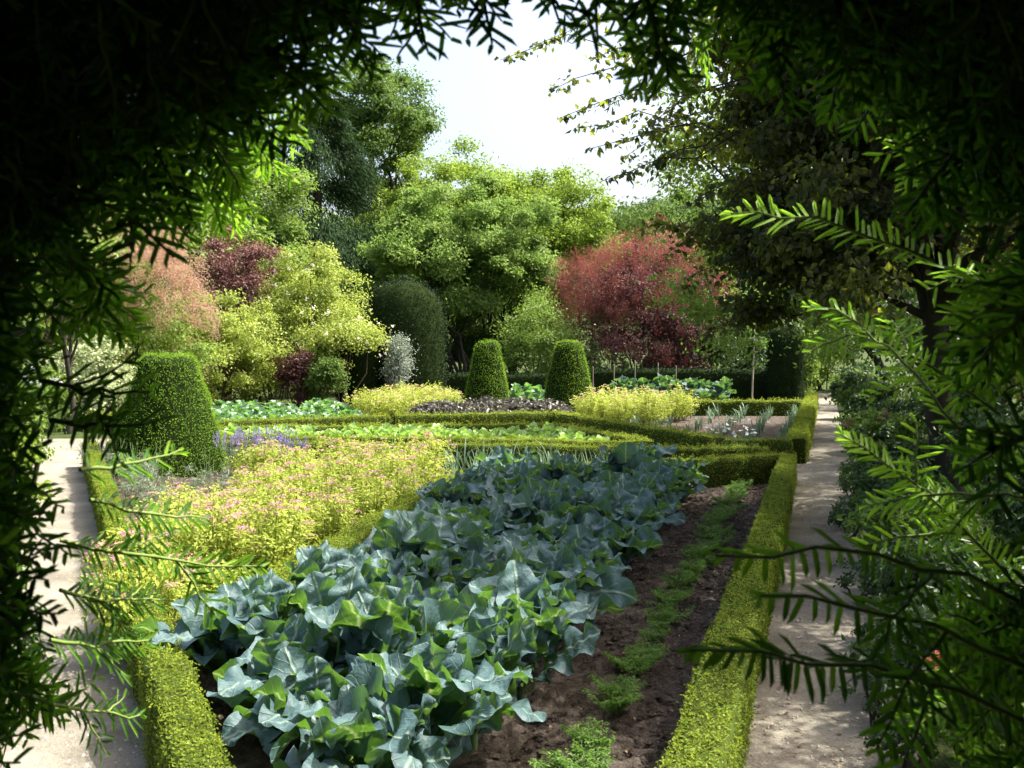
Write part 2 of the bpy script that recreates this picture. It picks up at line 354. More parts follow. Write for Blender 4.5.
for poly in ([(-5.6, 14.8), (1.9, 13.7), (.7, 16.5), (-1.9, 16.6), (-4.9, 15.8)],
             [(-6.2, 16.7), (-2.2, 18.7), (.8, 19.5), (3.1, 14.0), (4.0, 14.0), (7.9, 27.5), (-7.2, 27.5)]):
    sheet('soil_bed', poly, .020, 'soil')
# foreground bed: dug, crumbly soil as a real relief with clods
def soil_relief():
    rng = np.random.RandomState(3); mb = MB(); st = .030
    xs = np.arange(-5.7, 3.4, st); ys = np.arange(2.0, 13.4, st); X, Y = np.meshgrid(xs, ys, indexing='ij')
    P = np.stack([X.ravel(), Y.ravel(), np.zeros(X.size)], 1)
    h = .028+.014*lump(P, 6, 1)+.012*lump(P, 22, 2)+rng.normal(0, .007, len(P))+.010*lump(P, 60, 4)
    u = P[:, 0]-.31*P[:, 1]; h += -.025*np.exp(-((u+.72)/.12)**2)+.02*np.exp(-((u+.95)/.12)**2)
    P[:, 2] = np.maximum(h, .006); nx, ny = X.shape
    i = (np.arange(nx-1)[:, None]*ny+np.arange(ny-1)[None]).ravel(); Fq = np.stack([i, i+ny, i+ny+1, i+1], 1)
    c = P[Fq].mean(1)
    lx = PL0[0]+(PL1[0]-PL0[0])*(c[:, 1]-PL0[1])/(PL1[1]-PL0[1]); rx = PR0[0]+(PR1[0]-PR0[0])*(c[:, 1]-PR0[1])/(PR1[1]-PR0[1])
    top = 13.45-(c[:, 0]+5.7)*.12
    mb.add(P, Fq[(c[:, 0] > lx) & (c[:, 0] < rx) & (c[:, 1] < top)], 'soil', None, False)
    n = 8000; yy = rng.uniform(3, 12, n); ux = rng.uniform(-1.5, -.62, n); cx = ux+.31*yy
    oc = np.array([[1, 0, 0], [0, 1, 0], [-1, 0, 0], [0, -1, 0], [0, 0, 1], [0, 0, -1]], float)
    ft = np.array([[0, 1, 4], [1, 2, 4], [2, 3, 4], [3, 0, 4], [1, 0, 5], [2, 1, 5], [3, 2, 5], [0, 3, 5]])
    s = (rng.gamma(1.4, .005, n)+.003)[:, None, None]
    V = oc[None]*s*rng.uniform(.6, 1.3, (n, 6, 1))*np.array([1, 1, .6])+np.stack([cx, yy, np.full(n, .032)], 1)[:, None]
    mb.add(V.reshape(-1, 3), (ft[None]+np.arange(n)[:, None, None]*6).reshape(-1, 3), 'soil')
    n = 260; yy = rng.uniform(3, 12, n); P = np.stack([rng.uniform(-1.5, -.62, n)+.31*yy, yy, np.full(n, .05)], 1)
    leaves(mb, rng, P, np.tile([0, 0, 1.], (n, 1)), .022, .012, 'drysprig', 1, .4, 0, vs=.5)
    o = mb.build('soil_bed'); o['kind'] = 'structure'
soil_relief()
def grit():
    rng = np.random.RandomState(5); mb = MB(); n = 9000; yy = 2.6+rng.uniform(0, 1, n)**1.6*14
    side = rng.uniform(0, 1, n) < .6
    xr = (.46+.27+.307*(yy-3.07))+rng.uniform(0, .62, n); xl = -1.065-.455*(yy-3.07)-rng.uniform(0, .95, n)
    oc = np.array([[1, 0, 0], [0, 1, 0], [-1, 0, 0], [0, -1, 0], [0, 0, .7]], float); ft = np.array([[0, 1, 4], [1, 2, 4], [2, 3, 4], [3, 0, 4]])
    s = (rng.gamma(1.5, .0022, n)+.0015)[:, None, None]
    V = oc[None]*s*rng.uniform(.6, 1.3, (n, 5, 1))+np.stack([np.where(side, xr, xl), yy, np.full(n, .008)], 1)[:, None]
    mb.add(V.reshape(-1, 3), (ft[None]+np.arange(n)[:, None, None]*5).reshape(-1, 3), 'stone')
    tag(mb.build('gravel'), 'loose grit and small stones strewn over the beige paths', 'gravel', kind='stuff')
    mb = MB(); n = 420; yy = 2.8+rng.uniform(0, 1, n)**1.3*12; xr = (.73+.307*(yy-3.07))+rng.uniform(-.2, .75, n)
    P = np.stack([xr, yy, np.full(n, .012)], 1)
    leaves(mb, rng, P, np.tile([0, 0, 1.], (n, 1)), .03, .016, 'drysprig', 1, .25, 0, vs=.5)
    tag(mb.build('fallen_leaves'), 'dry brown leaf litter scattered along the right path', 'leaf litter', kind='stuff')
grit()
# hill with woods far behind
def hill():
    mb = MB(); xs = np.linspace(-200, 260, 60); ys = np.linspace(62, 320, 30); X, Y = np.meshgrid(xs, ys, indexing='ij')
    Z = 26*np.clip((Y-62)/120, 0, 1)**1.1*(.75+.25*np.sin(X*.02+1))-.3
    i = (np.arange(59)[:, None]*30+np.arange(29)[None]).ravel()
    mb.add(np.stack([X, Y, Z], -1).reshape(-1, 3), np.stack([i, i+30, i+31, i+1], 1), 'ground', None, True)
    mb.build('hill')['kind'] = 'structure'
hill()

# ================================================================== BOX HEDGES
def box_hedge(label, p0, p1, w, h, seed, dens=1, leaf=.016, name='box_hedge', mat='box', core='boxcore', cat='hedge', group=None, lump_a=.018, capw=0):
    rng = np.random.RandomState(seed); p0 = np.array(p0, float); p1 = np.array(p1, float); L = np.linalg.norm(p1-p0)
    t = (p1-p0)/L; n = np.array([-t[1], t[0]]); mb = MB()
    step = max(.06, leaf*2.5); na = max(3, int(L/step)); prof = []
    r = .03
    for a, b in ((-1, 0), (-1, .3), (-1, .6), (-1, .88), (-.8, 1), (-.3, 1), (.3, 1), (.8, 1), (1, .88), (1, .6), (1, .3), (1, 0)):
        prof.append((a*w*.5, b*h))
    prof = np.array(prof); k = len(prof); s = np.linspace(0, L, na)
    V = np.zeros((na, k, 3)); V[..., :2] = p0+s[:, None, None]*t+prof[None, :, :1]*n; V[..., 2] = prof[None, :, 1]
    P = V.reshape(-1, 3); d = lump(P, 5, seed)*lump_a; P[:, 2] += np.where(P[:, 2] > .05, d, 0)
    P[:, :2] += (np.sign(np.tile(prof[:, 0], na))*d)[:, None]*n-0
    P = P*1.0; P[:, 2] -= np.where(P[:, 2] > h*.5, .008, 0)
    i = np.arange(na-1)[:, None]*k; j = np.arange(k-1)[None]
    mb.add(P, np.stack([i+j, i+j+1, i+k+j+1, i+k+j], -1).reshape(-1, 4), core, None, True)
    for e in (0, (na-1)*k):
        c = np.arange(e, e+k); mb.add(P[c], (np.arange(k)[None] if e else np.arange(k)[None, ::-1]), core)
    def shell(m, org, e1, e2, N, bias):
        a = rng.uniform(0, 1, (m, 2)); Q = org+a[:, :1]*e1+a[:, 1:]*e2
        d = lump(Q, 5, seed)*lump_a; Q = Q+N*(d+rng.exponential(leaf*.35, m)-leaf*.3)[:, None]
        vv = np.clip(.45+.2*lump(Q, 9, seed+1)+bias, .05, .95)
        leaves(mb, rng, Q, np.tile(N, (m, 1)), leaf, leaf*.62, mat, .45, .85, .0, v=vv, vs=.28)
    T3 = np.array([*t, 0.]); N3 = np.array([*n, 0.]); A = np.array([*p0, 0.]); U = np.array([0, 0, 1.])
    den = dens/leaf**2*1.5
    shell(int(L*w*den*1.15), A-N3*w*.5+U*h, T3*L, N3*w, U, .12)
    for sg in (-1, 1):
        shell(int(L*h*den*.8), A+N3*w*.5*sg, T3*L, U*h, N3*sg, -.05)
    for e, sg in ((A, -1), (A+T3*L, 1)):
        shell(int(w*h*den*.8), e-N3*w*.5, N3*w, U*h, T3*sg, -.05)
    if mat == 'box':
        q = int(L*26); a = rng.uniform(0, 1, (q, 2)); B = A-N3*w*.5+U*h+a[:, :1]*T3*L+a[:, 1:]*N3*w; k_ = np.repeat(np.arange(q), 7)
        dr = unit(rng.normal(0, .5, (q, 3))+[0, 0, 1.1]); P = B[k_]+dr[k_]*(np.tile(np.arange(7), q)*leaf*.42*rng.uniform(.5, 1.1, q)[k_])[:, None]
        leaves(mb, rng, P, dr[k_]*.2, leaf*.95, leaf*.58, mat, .4, .8, 0, v=.72, vs=.22)
    o = mb.build(name); tag(o, label, cat, group); return o
GH = 'low clipped box hedges edging the beds'
def bh(*a, **k): return box_hedge(*a, group=GH, **k)
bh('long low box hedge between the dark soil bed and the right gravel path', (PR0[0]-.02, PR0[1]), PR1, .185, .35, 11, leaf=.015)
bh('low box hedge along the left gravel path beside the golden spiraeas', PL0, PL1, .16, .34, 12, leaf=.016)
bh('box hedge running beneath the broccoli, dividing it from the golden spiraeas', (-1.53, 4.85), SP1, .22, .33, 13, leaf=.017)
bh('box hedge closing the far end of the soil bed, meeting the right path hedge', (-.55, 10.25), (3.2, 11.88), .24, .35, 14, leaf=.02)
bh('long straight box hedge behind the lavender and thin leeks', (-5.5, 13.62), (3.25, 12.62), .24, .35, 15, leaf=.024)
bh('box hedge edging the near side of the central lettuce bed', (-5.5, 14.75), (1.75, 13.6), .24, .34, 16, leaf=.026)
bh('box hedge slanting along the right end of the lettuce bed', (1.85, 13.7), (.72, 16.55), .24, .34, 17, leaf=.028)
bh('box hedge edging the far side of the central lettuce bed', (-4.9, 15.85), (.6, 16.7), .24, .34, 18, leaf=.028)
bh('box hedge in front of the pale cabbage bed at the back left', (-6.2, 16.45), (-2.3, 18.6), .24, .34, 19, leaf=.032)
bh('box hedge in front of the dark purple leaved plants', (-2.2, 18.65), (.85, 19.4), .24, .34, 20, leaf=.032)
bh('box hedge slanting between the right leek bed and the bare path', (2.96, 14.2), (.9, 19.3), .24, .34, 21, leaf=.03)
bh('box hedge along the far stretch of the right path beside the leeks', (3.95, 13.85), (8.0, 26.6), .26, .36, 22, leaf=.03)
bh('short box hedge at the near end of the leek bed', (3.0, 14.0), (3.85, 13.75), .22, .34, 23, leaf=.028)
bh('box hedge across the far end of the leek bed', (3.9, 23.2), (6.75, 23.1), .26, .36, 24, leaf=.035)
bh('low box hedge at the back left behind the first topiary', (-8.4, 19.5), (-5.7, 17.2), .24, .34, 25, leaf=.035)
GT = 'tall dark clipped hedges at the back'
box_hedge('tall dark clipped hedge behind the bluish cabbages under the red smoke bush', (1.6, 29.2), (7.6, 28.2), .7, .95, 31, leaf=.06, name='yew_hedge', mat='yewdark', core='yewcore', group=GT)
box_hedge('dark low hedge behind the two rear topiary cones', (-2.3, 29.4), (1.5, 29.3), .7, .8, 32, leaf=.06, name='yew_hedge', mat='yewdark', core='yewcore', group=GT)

# ---- topiary
def lathe(name, label, cat, loc, prof, seed, leaf, mat, core, group=None, squash=1, dens=1.6, cheek=.03):
    rng = np.random.RandomState(seed); mb = MB(); prof = np.array(prof, float); k = 28
    th = np.linspace(0, 2*math.pi, k, endpoint=False)
    V = np.stack([prof[:, :1]*np.cos(th), prof[:, :1]*np.sin(th)*squash, np.broadcast_to(prof[:, 1:], (len(prof), k))], -1).reshape(-1, 3)
    V *= (1+cheek*lump(V, 3, seed))[:, None]; n = len(prof)
    i = np.arange(n-1)[:, None]*k; j = np.arange(k)[None]; j2 = (j+1) % k
    mb.add(V*np.array([.985, .985, .99]), np.stack([i+j, i+j2, i+k+j2, i+k+j], -1).reshape(-1, 4), core, None, True)
    seg = np.hypot(np.diff(prof[:, 0]), np.diff(prof[:, 1])); area = seg*(prof[1:, 0]+prof[:-1, 0])*math.pi
    m = int(area.sum()*dens/leaf**2); s = rng.choice(n-1, m, p=area/area.sum()); f = rng.uniform(0, 1, m)
    r0, r1 = prof[s, 0], prof[s+1, 0]; rr = r0+(r1-r0)*f; zz = prof[s, 1]+(prof[s+1, 1]-prof[s, 1])*f; a = rng.uniform(0, 2*math.pi, m)
    P = np.stack([rr*np.cos(a), rr*np.sin(a)*squash, zz], 1); P *= (1+cheek*lump(P, 3, seed))[:, None]
    nr = (prof[s+1, 1]-prof[s, 1])/seg[s]; nz = -(r1-r0)/seg[s]
    N = np.stack([nr*np.cos(a), nr*np.sin(a), nz], 1)
    P += N*(rng.exponential(leaf*.35, m)-leaf*.15)[:, None]
    vv = np.clip(.5+.16*lump(P, 5, seed+1)+.08*lump(P, 16, seed+2), .05, .95)
    leaves(mb, rng, P, N, leaf*1.15, leaf*.42, mat, .45, 1.0, -.1, v=vv, vs=.3, D=N*.9+np.array([0, 0, .6]))
    o = mb.build(name); o.location = (loc[0], loc[1], 0); return tag(o, label, cat, group)
def cone_prof(r, h):
    q = [(r, 0), (r, h*.10), (r*.93, h*.3), (r*.80, h*.52), (r*.66, h*.72), (r*.565, h*.87), (r*.51, h*.95), (r*.41, h*.992), (r*.2, h*1.008), (0.001, h*1.015)]
    return q
GTOP = 'clipped topiary cones'
lathe('topiary_cone', 'largest blunt yew cone, at the left behind the pink spiraeas', 'topiary', (-4.42, 12.85), cone_prof(.69, 1.52), 41, .027, 'yewclip', 'yewcore', GTOP)
lathe('topiary_cone', 'narrow blunt yew cone between two golden spiraea drifts, left of the rear pair', 'topiary', (-.60, 23.8), cone_prof(.54, 1.74), 42, .034, 'yewclip', 'yewcore', GTOP)
lathe('topiary_cone', 'slightly wider blunt yew cone, right of the rear pair', 'topiary', (1.33, 23.6), cone_prof(.60, 1.76), 43, .034, 'yewclip', 'yewcore', GTOP)
def dome(r, h): return [(r, 0), (r*1.02, h*.3), (r*1.02, h*.6), (r*.97, h*.8), (r*.82, h*.92), (r*.5, h*.985), (.001, h)]
GC = 'dark clipped yew columns'
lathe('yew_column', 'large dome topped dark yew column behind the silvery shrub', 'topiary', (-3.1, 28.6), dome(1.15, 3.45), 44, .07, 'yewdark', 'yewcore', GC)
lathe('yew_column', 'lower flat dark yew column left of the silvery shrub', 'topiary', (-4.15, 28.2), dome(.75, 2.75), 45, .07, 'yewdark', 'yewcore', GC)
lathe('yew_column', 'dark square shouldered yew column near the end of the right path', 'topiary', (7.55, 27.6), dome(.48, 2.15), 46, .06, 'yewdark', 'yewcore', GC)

# ================================================================== BED PLANTS
def inside(x, y, poly):
    c = False; n = len(poly)
    for i in range(n):
        (x0, y0), (x1, y1) = poly[i], poly[i-1]
        if (y0 > y) != (y1 > y) and x < (x1-x0)*(y-y0)/(y1-y0)+x0: c = not c
    return c
def fill(poly, sp, jit, rng, ang=0, spy=None):
    xs = [p[0] for p in poly]; ys = [p[1] for p in poly]; cx, cy = sum(xs)/len(xs), sum(ys)/len(ys); out = []
    spy = spy or sp*.88; ca, sa = math.cos(ang), math.sin(ang); k = 0
    for b in np.arange(-16, 16, spy):
        k += 1
        for a in np.arange(-16, 16, sp):
            a2 = a+(k % 2)*sp*.5; x = cx+a2*ca-b*sa+rng.normal(0, jit); y = cy+a2*sa+b*ca+rng.normal(0, jit)
            if inside(x, y, poly): out.append((x, y))
    return out
used = {}
def place(protos, spots, rng, smin=.85, smax=1.15, label=None, group=None, z=0.03):
    """put copies of the prototype plants; the first uses move the prototypes themselves"""
    for i, (x, y) in enumerate(spots):
        p = protos[i % len(protos)] if i < len(protos) else protos[rng.randint(len(protos))]
        rz = rng.uniform(0, 6.28); sc = rng.uniform(smin, smax)
        if i < len(protos): o = p; o.location = (x, y, z); o.rotation_euler.z = rz; o.scale = (sc,)*3
        else: o = dup(p, (x, y, z), rz, sc, group=group)
        if label: o['label'] = label(i) if callable(label) else label

# broccoli
def broccoli(seed, head):
    rng = np.random.RandomState(seed)
    lab = 'blue-green broccoli plant with a pale knobbly head among its wavy leaves' if head else 'blue-green broccoli plant with broad wavy leaves in the foreground bed'
    t = thing('broccoli_plant', (0, 0, 0), lab, 'broccoli', 'broccoli plants in rows'); lm = MB(); hz = rng.uniform(.18, .34)
    n = rng.randint(15, 19); az0 = rng.uniform(0, 6.28)
    for k in range(n):
        f = k/(n-1); az = az0+k*2.4+rng.normal(0, .2); z = hz*(.15+.85*f)
        blade(lm, rng, (.015*math.cos(az), .015*math.sin(az), z), az, rng.uniform(.37, .52)*(1-.34*f**2), rng.uniform(.17, .26)*(1-.15*f), 'broc',
              rng.uniform(48, 72)+20*f, rng.uniform(-50, 40)+30*f, .24, rng.uniform(.030, .058), True, rng.uniform(-.1, .6), 28, 13, rng.normal(0, .7), rng.uniform(.15, .85))
    sm = MB(); tube(sm, [(0, 0, -.04), (.004, 0, .05), (0, .005, hz*.7), (0, 0, hz+.03)], [.017, .019, .017, .012], 'stem', 8)
    sm.build('stem', t); lm.build('leaves', t)
    if head:
        hm = MB(); c = np.array([.01, .0, hz+.10])
        tube(hm, [(0, 0, hz), (.005, 0, hz+.06)], [.014, .02], 'stem', 7)
        for k in range(60):
            d = unit(rng.normal(0, 1, 3)+[0, 0, .7]); q = c+d*np.array([.075, .075, .05]); r = rng.uniform(.010, .018)
            u_, v_ = np.meshgrid(np.linspace(0, math.pi, 5), np.linspace(0, 2*math.pi, 7)[:-1], indexing='ij')
            V = np.stack([np.sin(u_)*np.cos(v_), np.sin(u_)*np.sin(v_), np.cos(u_)], -1).reshape(-1, 3)*r*rng.uniform(.85, 1.15, (30, 1))+q
            i = np.arange(4)[:, None]*6; j = np.arange(6)[None]; j2 = (j+1) % 6
            hm.add(V, np.stack([i+j, i+6+j, i+6+j2, i+j2], -1).reshape(-1, 4), 'broccore', None, True)
        hm.build('flower_head', t)
    return t
rng = np.random.RandomState(77)
bp = [broccoli(100+i, i in (2, 5)) for i in range(8)]
spots = []
for u in (-1.42, -1.82, -2.23, -2.65, -3.07, -3.5):
    for Y in np.arange(2.75, 10.6, .43):
        x = u+.31*Y+rng.normal(0, .05) - (.02*max(Y-7, 0)); y = Y+rng.normal(0, .06)
        lx = line_x(PL0, PL1, y)+.36
        if y > 4.6: lx = max(lx, line_x(SP0, SP1, y)+.36)
        ytop = 10.25+(x+.55)*.43-.35
        if x > lx and y < ytop: spots.append((x, y))
place(bp, spots, rng, .85, 1.22, group='broccoli plants in rows', z=.025)

# golden spiraea
def spiraea(seed, h, w, fmat, lab, group, nl=2500, ls=.044, nf=26, mat='gold', fs=.042):
    rng = np.random.RandomState(seed); t = thing('spiraea_bush', (0, 0, 0), lab, 'spiraea', group)
    m = MB(); sm = MB(); fm = MB(); ns = 46
    for k in range(ns):
        a = rng.uniform(0, 6.28); r = w*.5*rng.uniform(0, 1)**.6; hh = h*(1-.38*(r/(w*.5))**2)*rng.uniform(.75, 1.12)
        tip = np.array([r*math.cos(a), r*math.sin(a), hh]); b = tip*np.array([.25, .25, 0]); p = curve(b, tip, .0, rng, 5, .02)
        tube(sm, p, np.linspace(.003, .0012, 5), 'bark', 3)
        q = nl//ns; f = rng.uniform(.12, 1.02, q)**.8; P = b+(tip-b)*f[:, None]+rng.normal(0, .032, (q, 3))*(1.2-.6*f[:, None])
        o = np.stack([np.cos(a+rng.normal(0, 1.2, q)), np.sin(a+rng.normal(0, 1.2, q)), rng.uniform(-.1, .9, q)], 1)
        leaves(m, rng, P, o*.3, ls, ls*.42, mat, .7, .5, .15, v=.35+.3*f, vs=.22, D=o)
        if k < nf:
            n = 46; ang = rng.uniform(0, 6.28, n); rr = fs*rng.uniform(.6, 1.25)*rng.uniform(0, 1, n)**.5
            Q = tip+np.stack([rr*np.cos(ang), rr*np.sin(ang), .012+rng.normal(0, .004, n)-rr*.25], 1)
            leaves(fm, rng, Q, np.tile([0, 0, 1.], (n, 1)), .013, .011, fmat, .6, .6, 0, vs=.45)
    sm.build('stem', t); m.build('foliage', t)
    if nf: fm.build('blossoms', t)
    return t
GS = 'golden spiraea bushes beside the broccoli'
sp = [spiraea(200+i, [.58, .66, .54, .62, .60][i], .66, 'pink', 'golden leaved spiraea bush with flat pink flower heads behind the broccoli', GS, nf=[13, 20, 9, 24, 16][i]) for i in range(5)]
rng = np.random.RandomState(78)
poly = [(-2.0, 5.05), (-1.85, 5.05), (-.75, 10.4), (-.3, 11.0), (-3.6, 11.6), (-4.3, 10.6)]
pts0 = pts = [(-1.93, 5.15), (-2.15, 5.6), (-1.72, 5.6)]+[p for p in fill(poly, .46, .05, rng, .2) if p[0] > line_x(PL0, PL1, p[1])+.26 and p[0] < line_x(SP0, SP1, p[1])-.26 and p[1] > 5.8]
pts = [p for p in pts if not (p[1] > 8.2 and p[0] < -.27*p[1])]
place(sp, pts, rng, .74, 1.08, group=GS)
GS2 = 'pale yellow spiraeas left of the rear cones'; GS3 = 'pale yellow spiraeas right of the rear cones'
sp = [spiraea(210+i, .70, .8, 'palepink', 'pale yellow spiraea with faint pink heads, left of both rear cones', GS2, 1700, .055, 14, 'gold', .04) for i in range(2)]
place(sp, fill([(-3.5, 20.6), (-1.35, 20.8), (-1.15, 24.5), (-2.6, 24.5)], .62, .06, rng), rng, .85, 1.1, group=GS2)
sp = [spiraea(220+i, .70, .8, 'palepink', 'pale yellow spiraea with faint pink heads, right of both rear cones', GS3, 1700, .055, 14, 'gold', .04) for i in range(2)]
place(sp, fill([(1.15, 19.9), (2.7, 19.7), (3.75, 21.6), (3.6, 22.8), (2.0, 22.8)], .62, .06, rng), rng, .85, 1.1, group=GS3)

# rosettes: cabbages, lettuces, young bluish brassicas
def rosette(name, lab, cat, group, seed, mat, n, L, W, e0, e1, h=.02, pet=.12, ns=9, nt=7, cup=.5):
    rng = np.random.RandomState(seed); t = thing(name, (0, 0, 0), lab, cat, group); m = MB(); az = rng.uniform(0, 6.28)
    for k in range(n):
        f = k/(n-1); az += 2.4+rng.normal(0, .2)
        blade(m, rng, (0, 0, h*(.4+f)), az, L*rng.uniform(.85, 1.15)*(1-.35*f), W*rng.uniform(.85, 1.15)*(1-.2*f), mat, e0[0]+(e0[1]-e0[0])*f+rng.normal(0, 6),
              e1[0]+(e1[1]-e1[0])*f+rng.normal(0, 10), pet, W*.10, False, cup, ns, nt, rng.normal(0, .2), rng.uniform(.1, .9))
    sm = MB(); tube(sm, [(0, 0, -.03), (0, 0, h)], [.012, .012], 'stem', 6); sm.build('stem', t); m.build('leaves', t)
    return t
rng = np.random.RandomState(79)
GL = 'lettuces filling the central bed'
ps = [rosette('lettuce', 'pale green loose lettuce in the central hedged bed', 'lettuce', GL, 300+i, 'lettuce', 13, .25, .17, (40, 84), (10, 70), .12) for i in range(4)]
place(ps, fill([(-5.0, 15.0), (1.45, 14.05), (.55, 16.2), (-1.9, 16.2), (-4.6, 15.6)], .29, .04, rng, -.14), rng, .8, 1.2, group=GL)
GK = 'cabbages at the back left'
ps = [rosette('cabbage', 'leafy green cabbage in the back left bed behind the lettuces', 'cabbage', GK, 310+i, 'cabbage', 12, .30, .24, (40, 80), (0, 60), .10) for i in range(3)]
place(ps, fill([(-6.0, 17.4), (-2.7, 18.9), (-3.5, 21.5), (-4.2, 24), (-7.2, 22)], .52, .05, rng, .2), rng, .85, 1.2, group=GK)
GB = 'bluish brassicas before the tall hedge'
ps = [rosette('cabbage', 'tall bluish cabbage in the back bed before the tall dark hedge', 'cabbage', GB, 320+i, 'broc', 13, .42, .28, (45, 85), (-20, 50), .30, .2) for i in range(3)]
place(ps, fill([(2.5, 25.3), (5.6, 25), (5.8, 27.0), (2.6, 27.2)], .62, .05, rng), rng, .9, 1.25, group=GB)
GB2 = 'cabbages between the rear cones'
ps = [rosette('cabbage', 'blue-green cabbage showing in the gap between the rear cones', 'cabbage', GB2, 330+i, 'cabbage', 12, .38, .26, (45, 85), (-10, 50), .28, .2) for i in range(2)]
place(ps, fill([(-.1, 25.3), (1.0, 25.3), (1.0, 27), (-.1, 27)], .55, .05, rng), rng, .9, 1.2, group=GB2)
GH2 = 'dark purple leaved plants'
def heuchera(seed):
    rng = np.random.RandomState(seed); t = thing('purple_basil', (0, 0, 0), 'low dark purple leaved plant in front of the rear cones', 'foliage plant', GH2); t.name = 'purple_leaved_plant'
    m = MB(); sm = MB(); crown(m, rng, [0, 0, .2], [.2, .2, .17], 14, .1, 420, .07, .055, 'heuch', seed, zmin=.06, vs=.45)
    for k in range(6): tube(sm, curve((0, 0, -.02), (*rng.normal(0, .1, 2), .3), .02, rng, 4), .004, 'bark', 4)
    sm.build('stem', t); m.build('foliage', t); return t
place([heuchera(340+i) for i in range(3)], fill([(-2.2, 19.1), (.7, 19.75), (1.15, 19.7), (1.0, 22.8), (-1.3, 22.6)], .42, .05, rng), rng, .85, 1.2, group=GH2)

# leeks
def leek(seed, lab, group, n=7, L=.42, w=.022):
    rng = np.random.RandomState(seed); t = thing('leek', (0, 0, 0), lab, 'leek', group); m = MB()
    for k in range(n):
        a = rng.uniform(0, 6.28); e0 = math.radians(rng.uniform(68, 88)); e1 = math.radians(rng.uniform(-20, 60)); l = L*rng.uniform(.7, 1.15); s = np.linspace(0, 1, 8)
        el = e0+(e1-e0)*s**2; r = np.concatenate([[0], np.cumsum(np.cos(el[:-1])*l/7)]); z = np.concatenate([[0], np.cumsum(np.sin(el[:-1])*l/7)])
        d = np.array([math.cos(a), math.sin(a), 0]); q = np.array([-math.sin(a), math.cos(a), 0]); c = d*r[:, None]+np.array([0, 0, 1])*z[:, None]
        ww = (w*.5*(1-s**3)+.001)[:, None]; V = np.stack([c-q*ww, c+np.array([0, 0, -.3])*ww, c+q*ww], 1).reshape(-1, 3)
        i = np.arange(7)[:, None]*3; j = np.arange(2)[None]
        m.add(V, np.stack([i+j, i+j+1, i+j+4, i+j+3], -1).reshape(-1, 4), 'leek', rng.uniform(0, 1), True)
    sm = MB(); tube(sm, [(0, 0, -.03), (0, 0, .10)], [.012, .010], 'stem', 6); sm.build('stem', t); m.build('leaves', t); return t
GLK = 'leeks in the right back bed'
ps = [leek(400+i, 'blue-green leek in the bare soil bed by the far right path', GLK) for i in range(4)]
spots = []
for k, u in enumerate((-.75, -1.30, -1.9, -2.5, -3.1, -3.7)):
    for Y in np.arange(15.0, 22.6, .36):
        x = u+.318*Y+rng.normal(0, .03)
        if x > line_x((2.96, 14.2), (.9, 19.3), Y)+.5 and (Y < 19.6 or x > 3.9): spots.append((x, Y+rng.normal(0, .05)))
place(ps, spots, rng, .55, .9, group=GLK)
GLT = 'thin leeks behind the broccoli'
ps = [leek(410+i, 'thin young leek standing behind the broccoli before the straight hedge', GLT, 6, .40, .014) for i in range(3)]
place(ps, fill([(-2.6, 11.3), (-.6, 10.75), (2.1, 12.0), (1.6, 12.5), (-2.4, 12.9)], .27, .05, rng, .1), rng, .8, 1.2, group=GLT)
GHY = 'leeks and herbs'

# carrots
def carrot(seed):
    rng = np.random.RandomState(seed); t = thing('carrot_plant', (0, 0, 0), 'feathery green carrot plant in the single row on bare soil', 'carrot', 'row of carrot plants'); m = MB(); sm = MB()
    for k in range(13):
        a = rng.uniform(0, 6.28); d = np.array([math.cos(a), math.sin(a), 0]); l = rng.uniform(.11, .20)
        p = curve((0, 0, 0), d*l*.75+np.array([0, 0, l*.75]), .12, rng, 6, .02); tube(sm, p, np.linspace(.0022, .001, 6), 'stem', 3)
        n = 60; f = rng.uniform(.3, 1, n); P = np.stack([np.interp(f, np.linspace(0, 1, 6), p[:, i]) for i in range(3)], 1)
        side = np.cross(d, [0, 0, 1])*rng.choice([-1, 1], n)[:, None]; wd = .05*np.sin(np.clip((f-.25)/.78, 0, 1)*math.pi)**.6
        P = P+side*(wd*rng.uniform(0, 1, n))[:, None]+rng.normal(0, .006, (n, 3))
        leaves(m, rng, P, np.tile([0, 0, .6], (n, 1)), .022, .010, 'carrot', .5, .4, .15, D=side+d, vs=.4)
    sm.build('stem', t); m.build('leaves', t); return t
rng = np.random.RandomState(80)
cs = []
for Y in np.arange(3.4, 11.7, .11):
    if rng.uniform() < .9: cs.append((-.90+.31*Y+rng.normal(0, .035), Y+rng.normal(0, .05)))
place([carrot(420+i) for i in range(4)], cs, rng, .55, .88, group='row of carrot plants')

# lavender, white cosmos, grey tufts
def spiky(name, lab, cat, group, seed, n, h, r, lmat, fmat, fl, nl=700, ll=.05):
    rng = np.random.RandomState(seed); t = thing(name, (0, 0, 0), lab, cat, group); m = MB(); sm = MB(); fm = MB()
    crown(m, rng, [0, 0, h*.3], [r, r, h*.3], 16, h*.16, nl, ll, ll*.16, lmat, seed, zmin=.05, up=.2)
    for k in range(n):
        a = rng.uniform(0, 6.28); q = r*1.1*rng.uniform(0, 1)**.5; tip = np.array([q*math.cos(a)*1.2, q*math.sin(a)*1.2, h*rng.uniform(.8, 1.1)])
        p = curve(tip*[.4, .4, .1], tip, 0, rng, 4, .01); tube(sm, p, .0022, 'stem', 3)
        if fmat:
            nn = 26; f = rng.uniform(0, 1, nn); Q = tip-np.array([0, 0, 1])*(f*fl)[:, None]+rng.normal(0, .008, (nn, 3))
            leaves(fm, rng, Q, rng.normal(0, 1, (nn, 3)), .016, .012, fmat, .3, .6, 0, vs=.45)
    sm.build('stem', t); m.build('foliage', t)
    if fmat: fm.build('blossoms', t)
    return t
GV = 'lavender by the straight hedge'
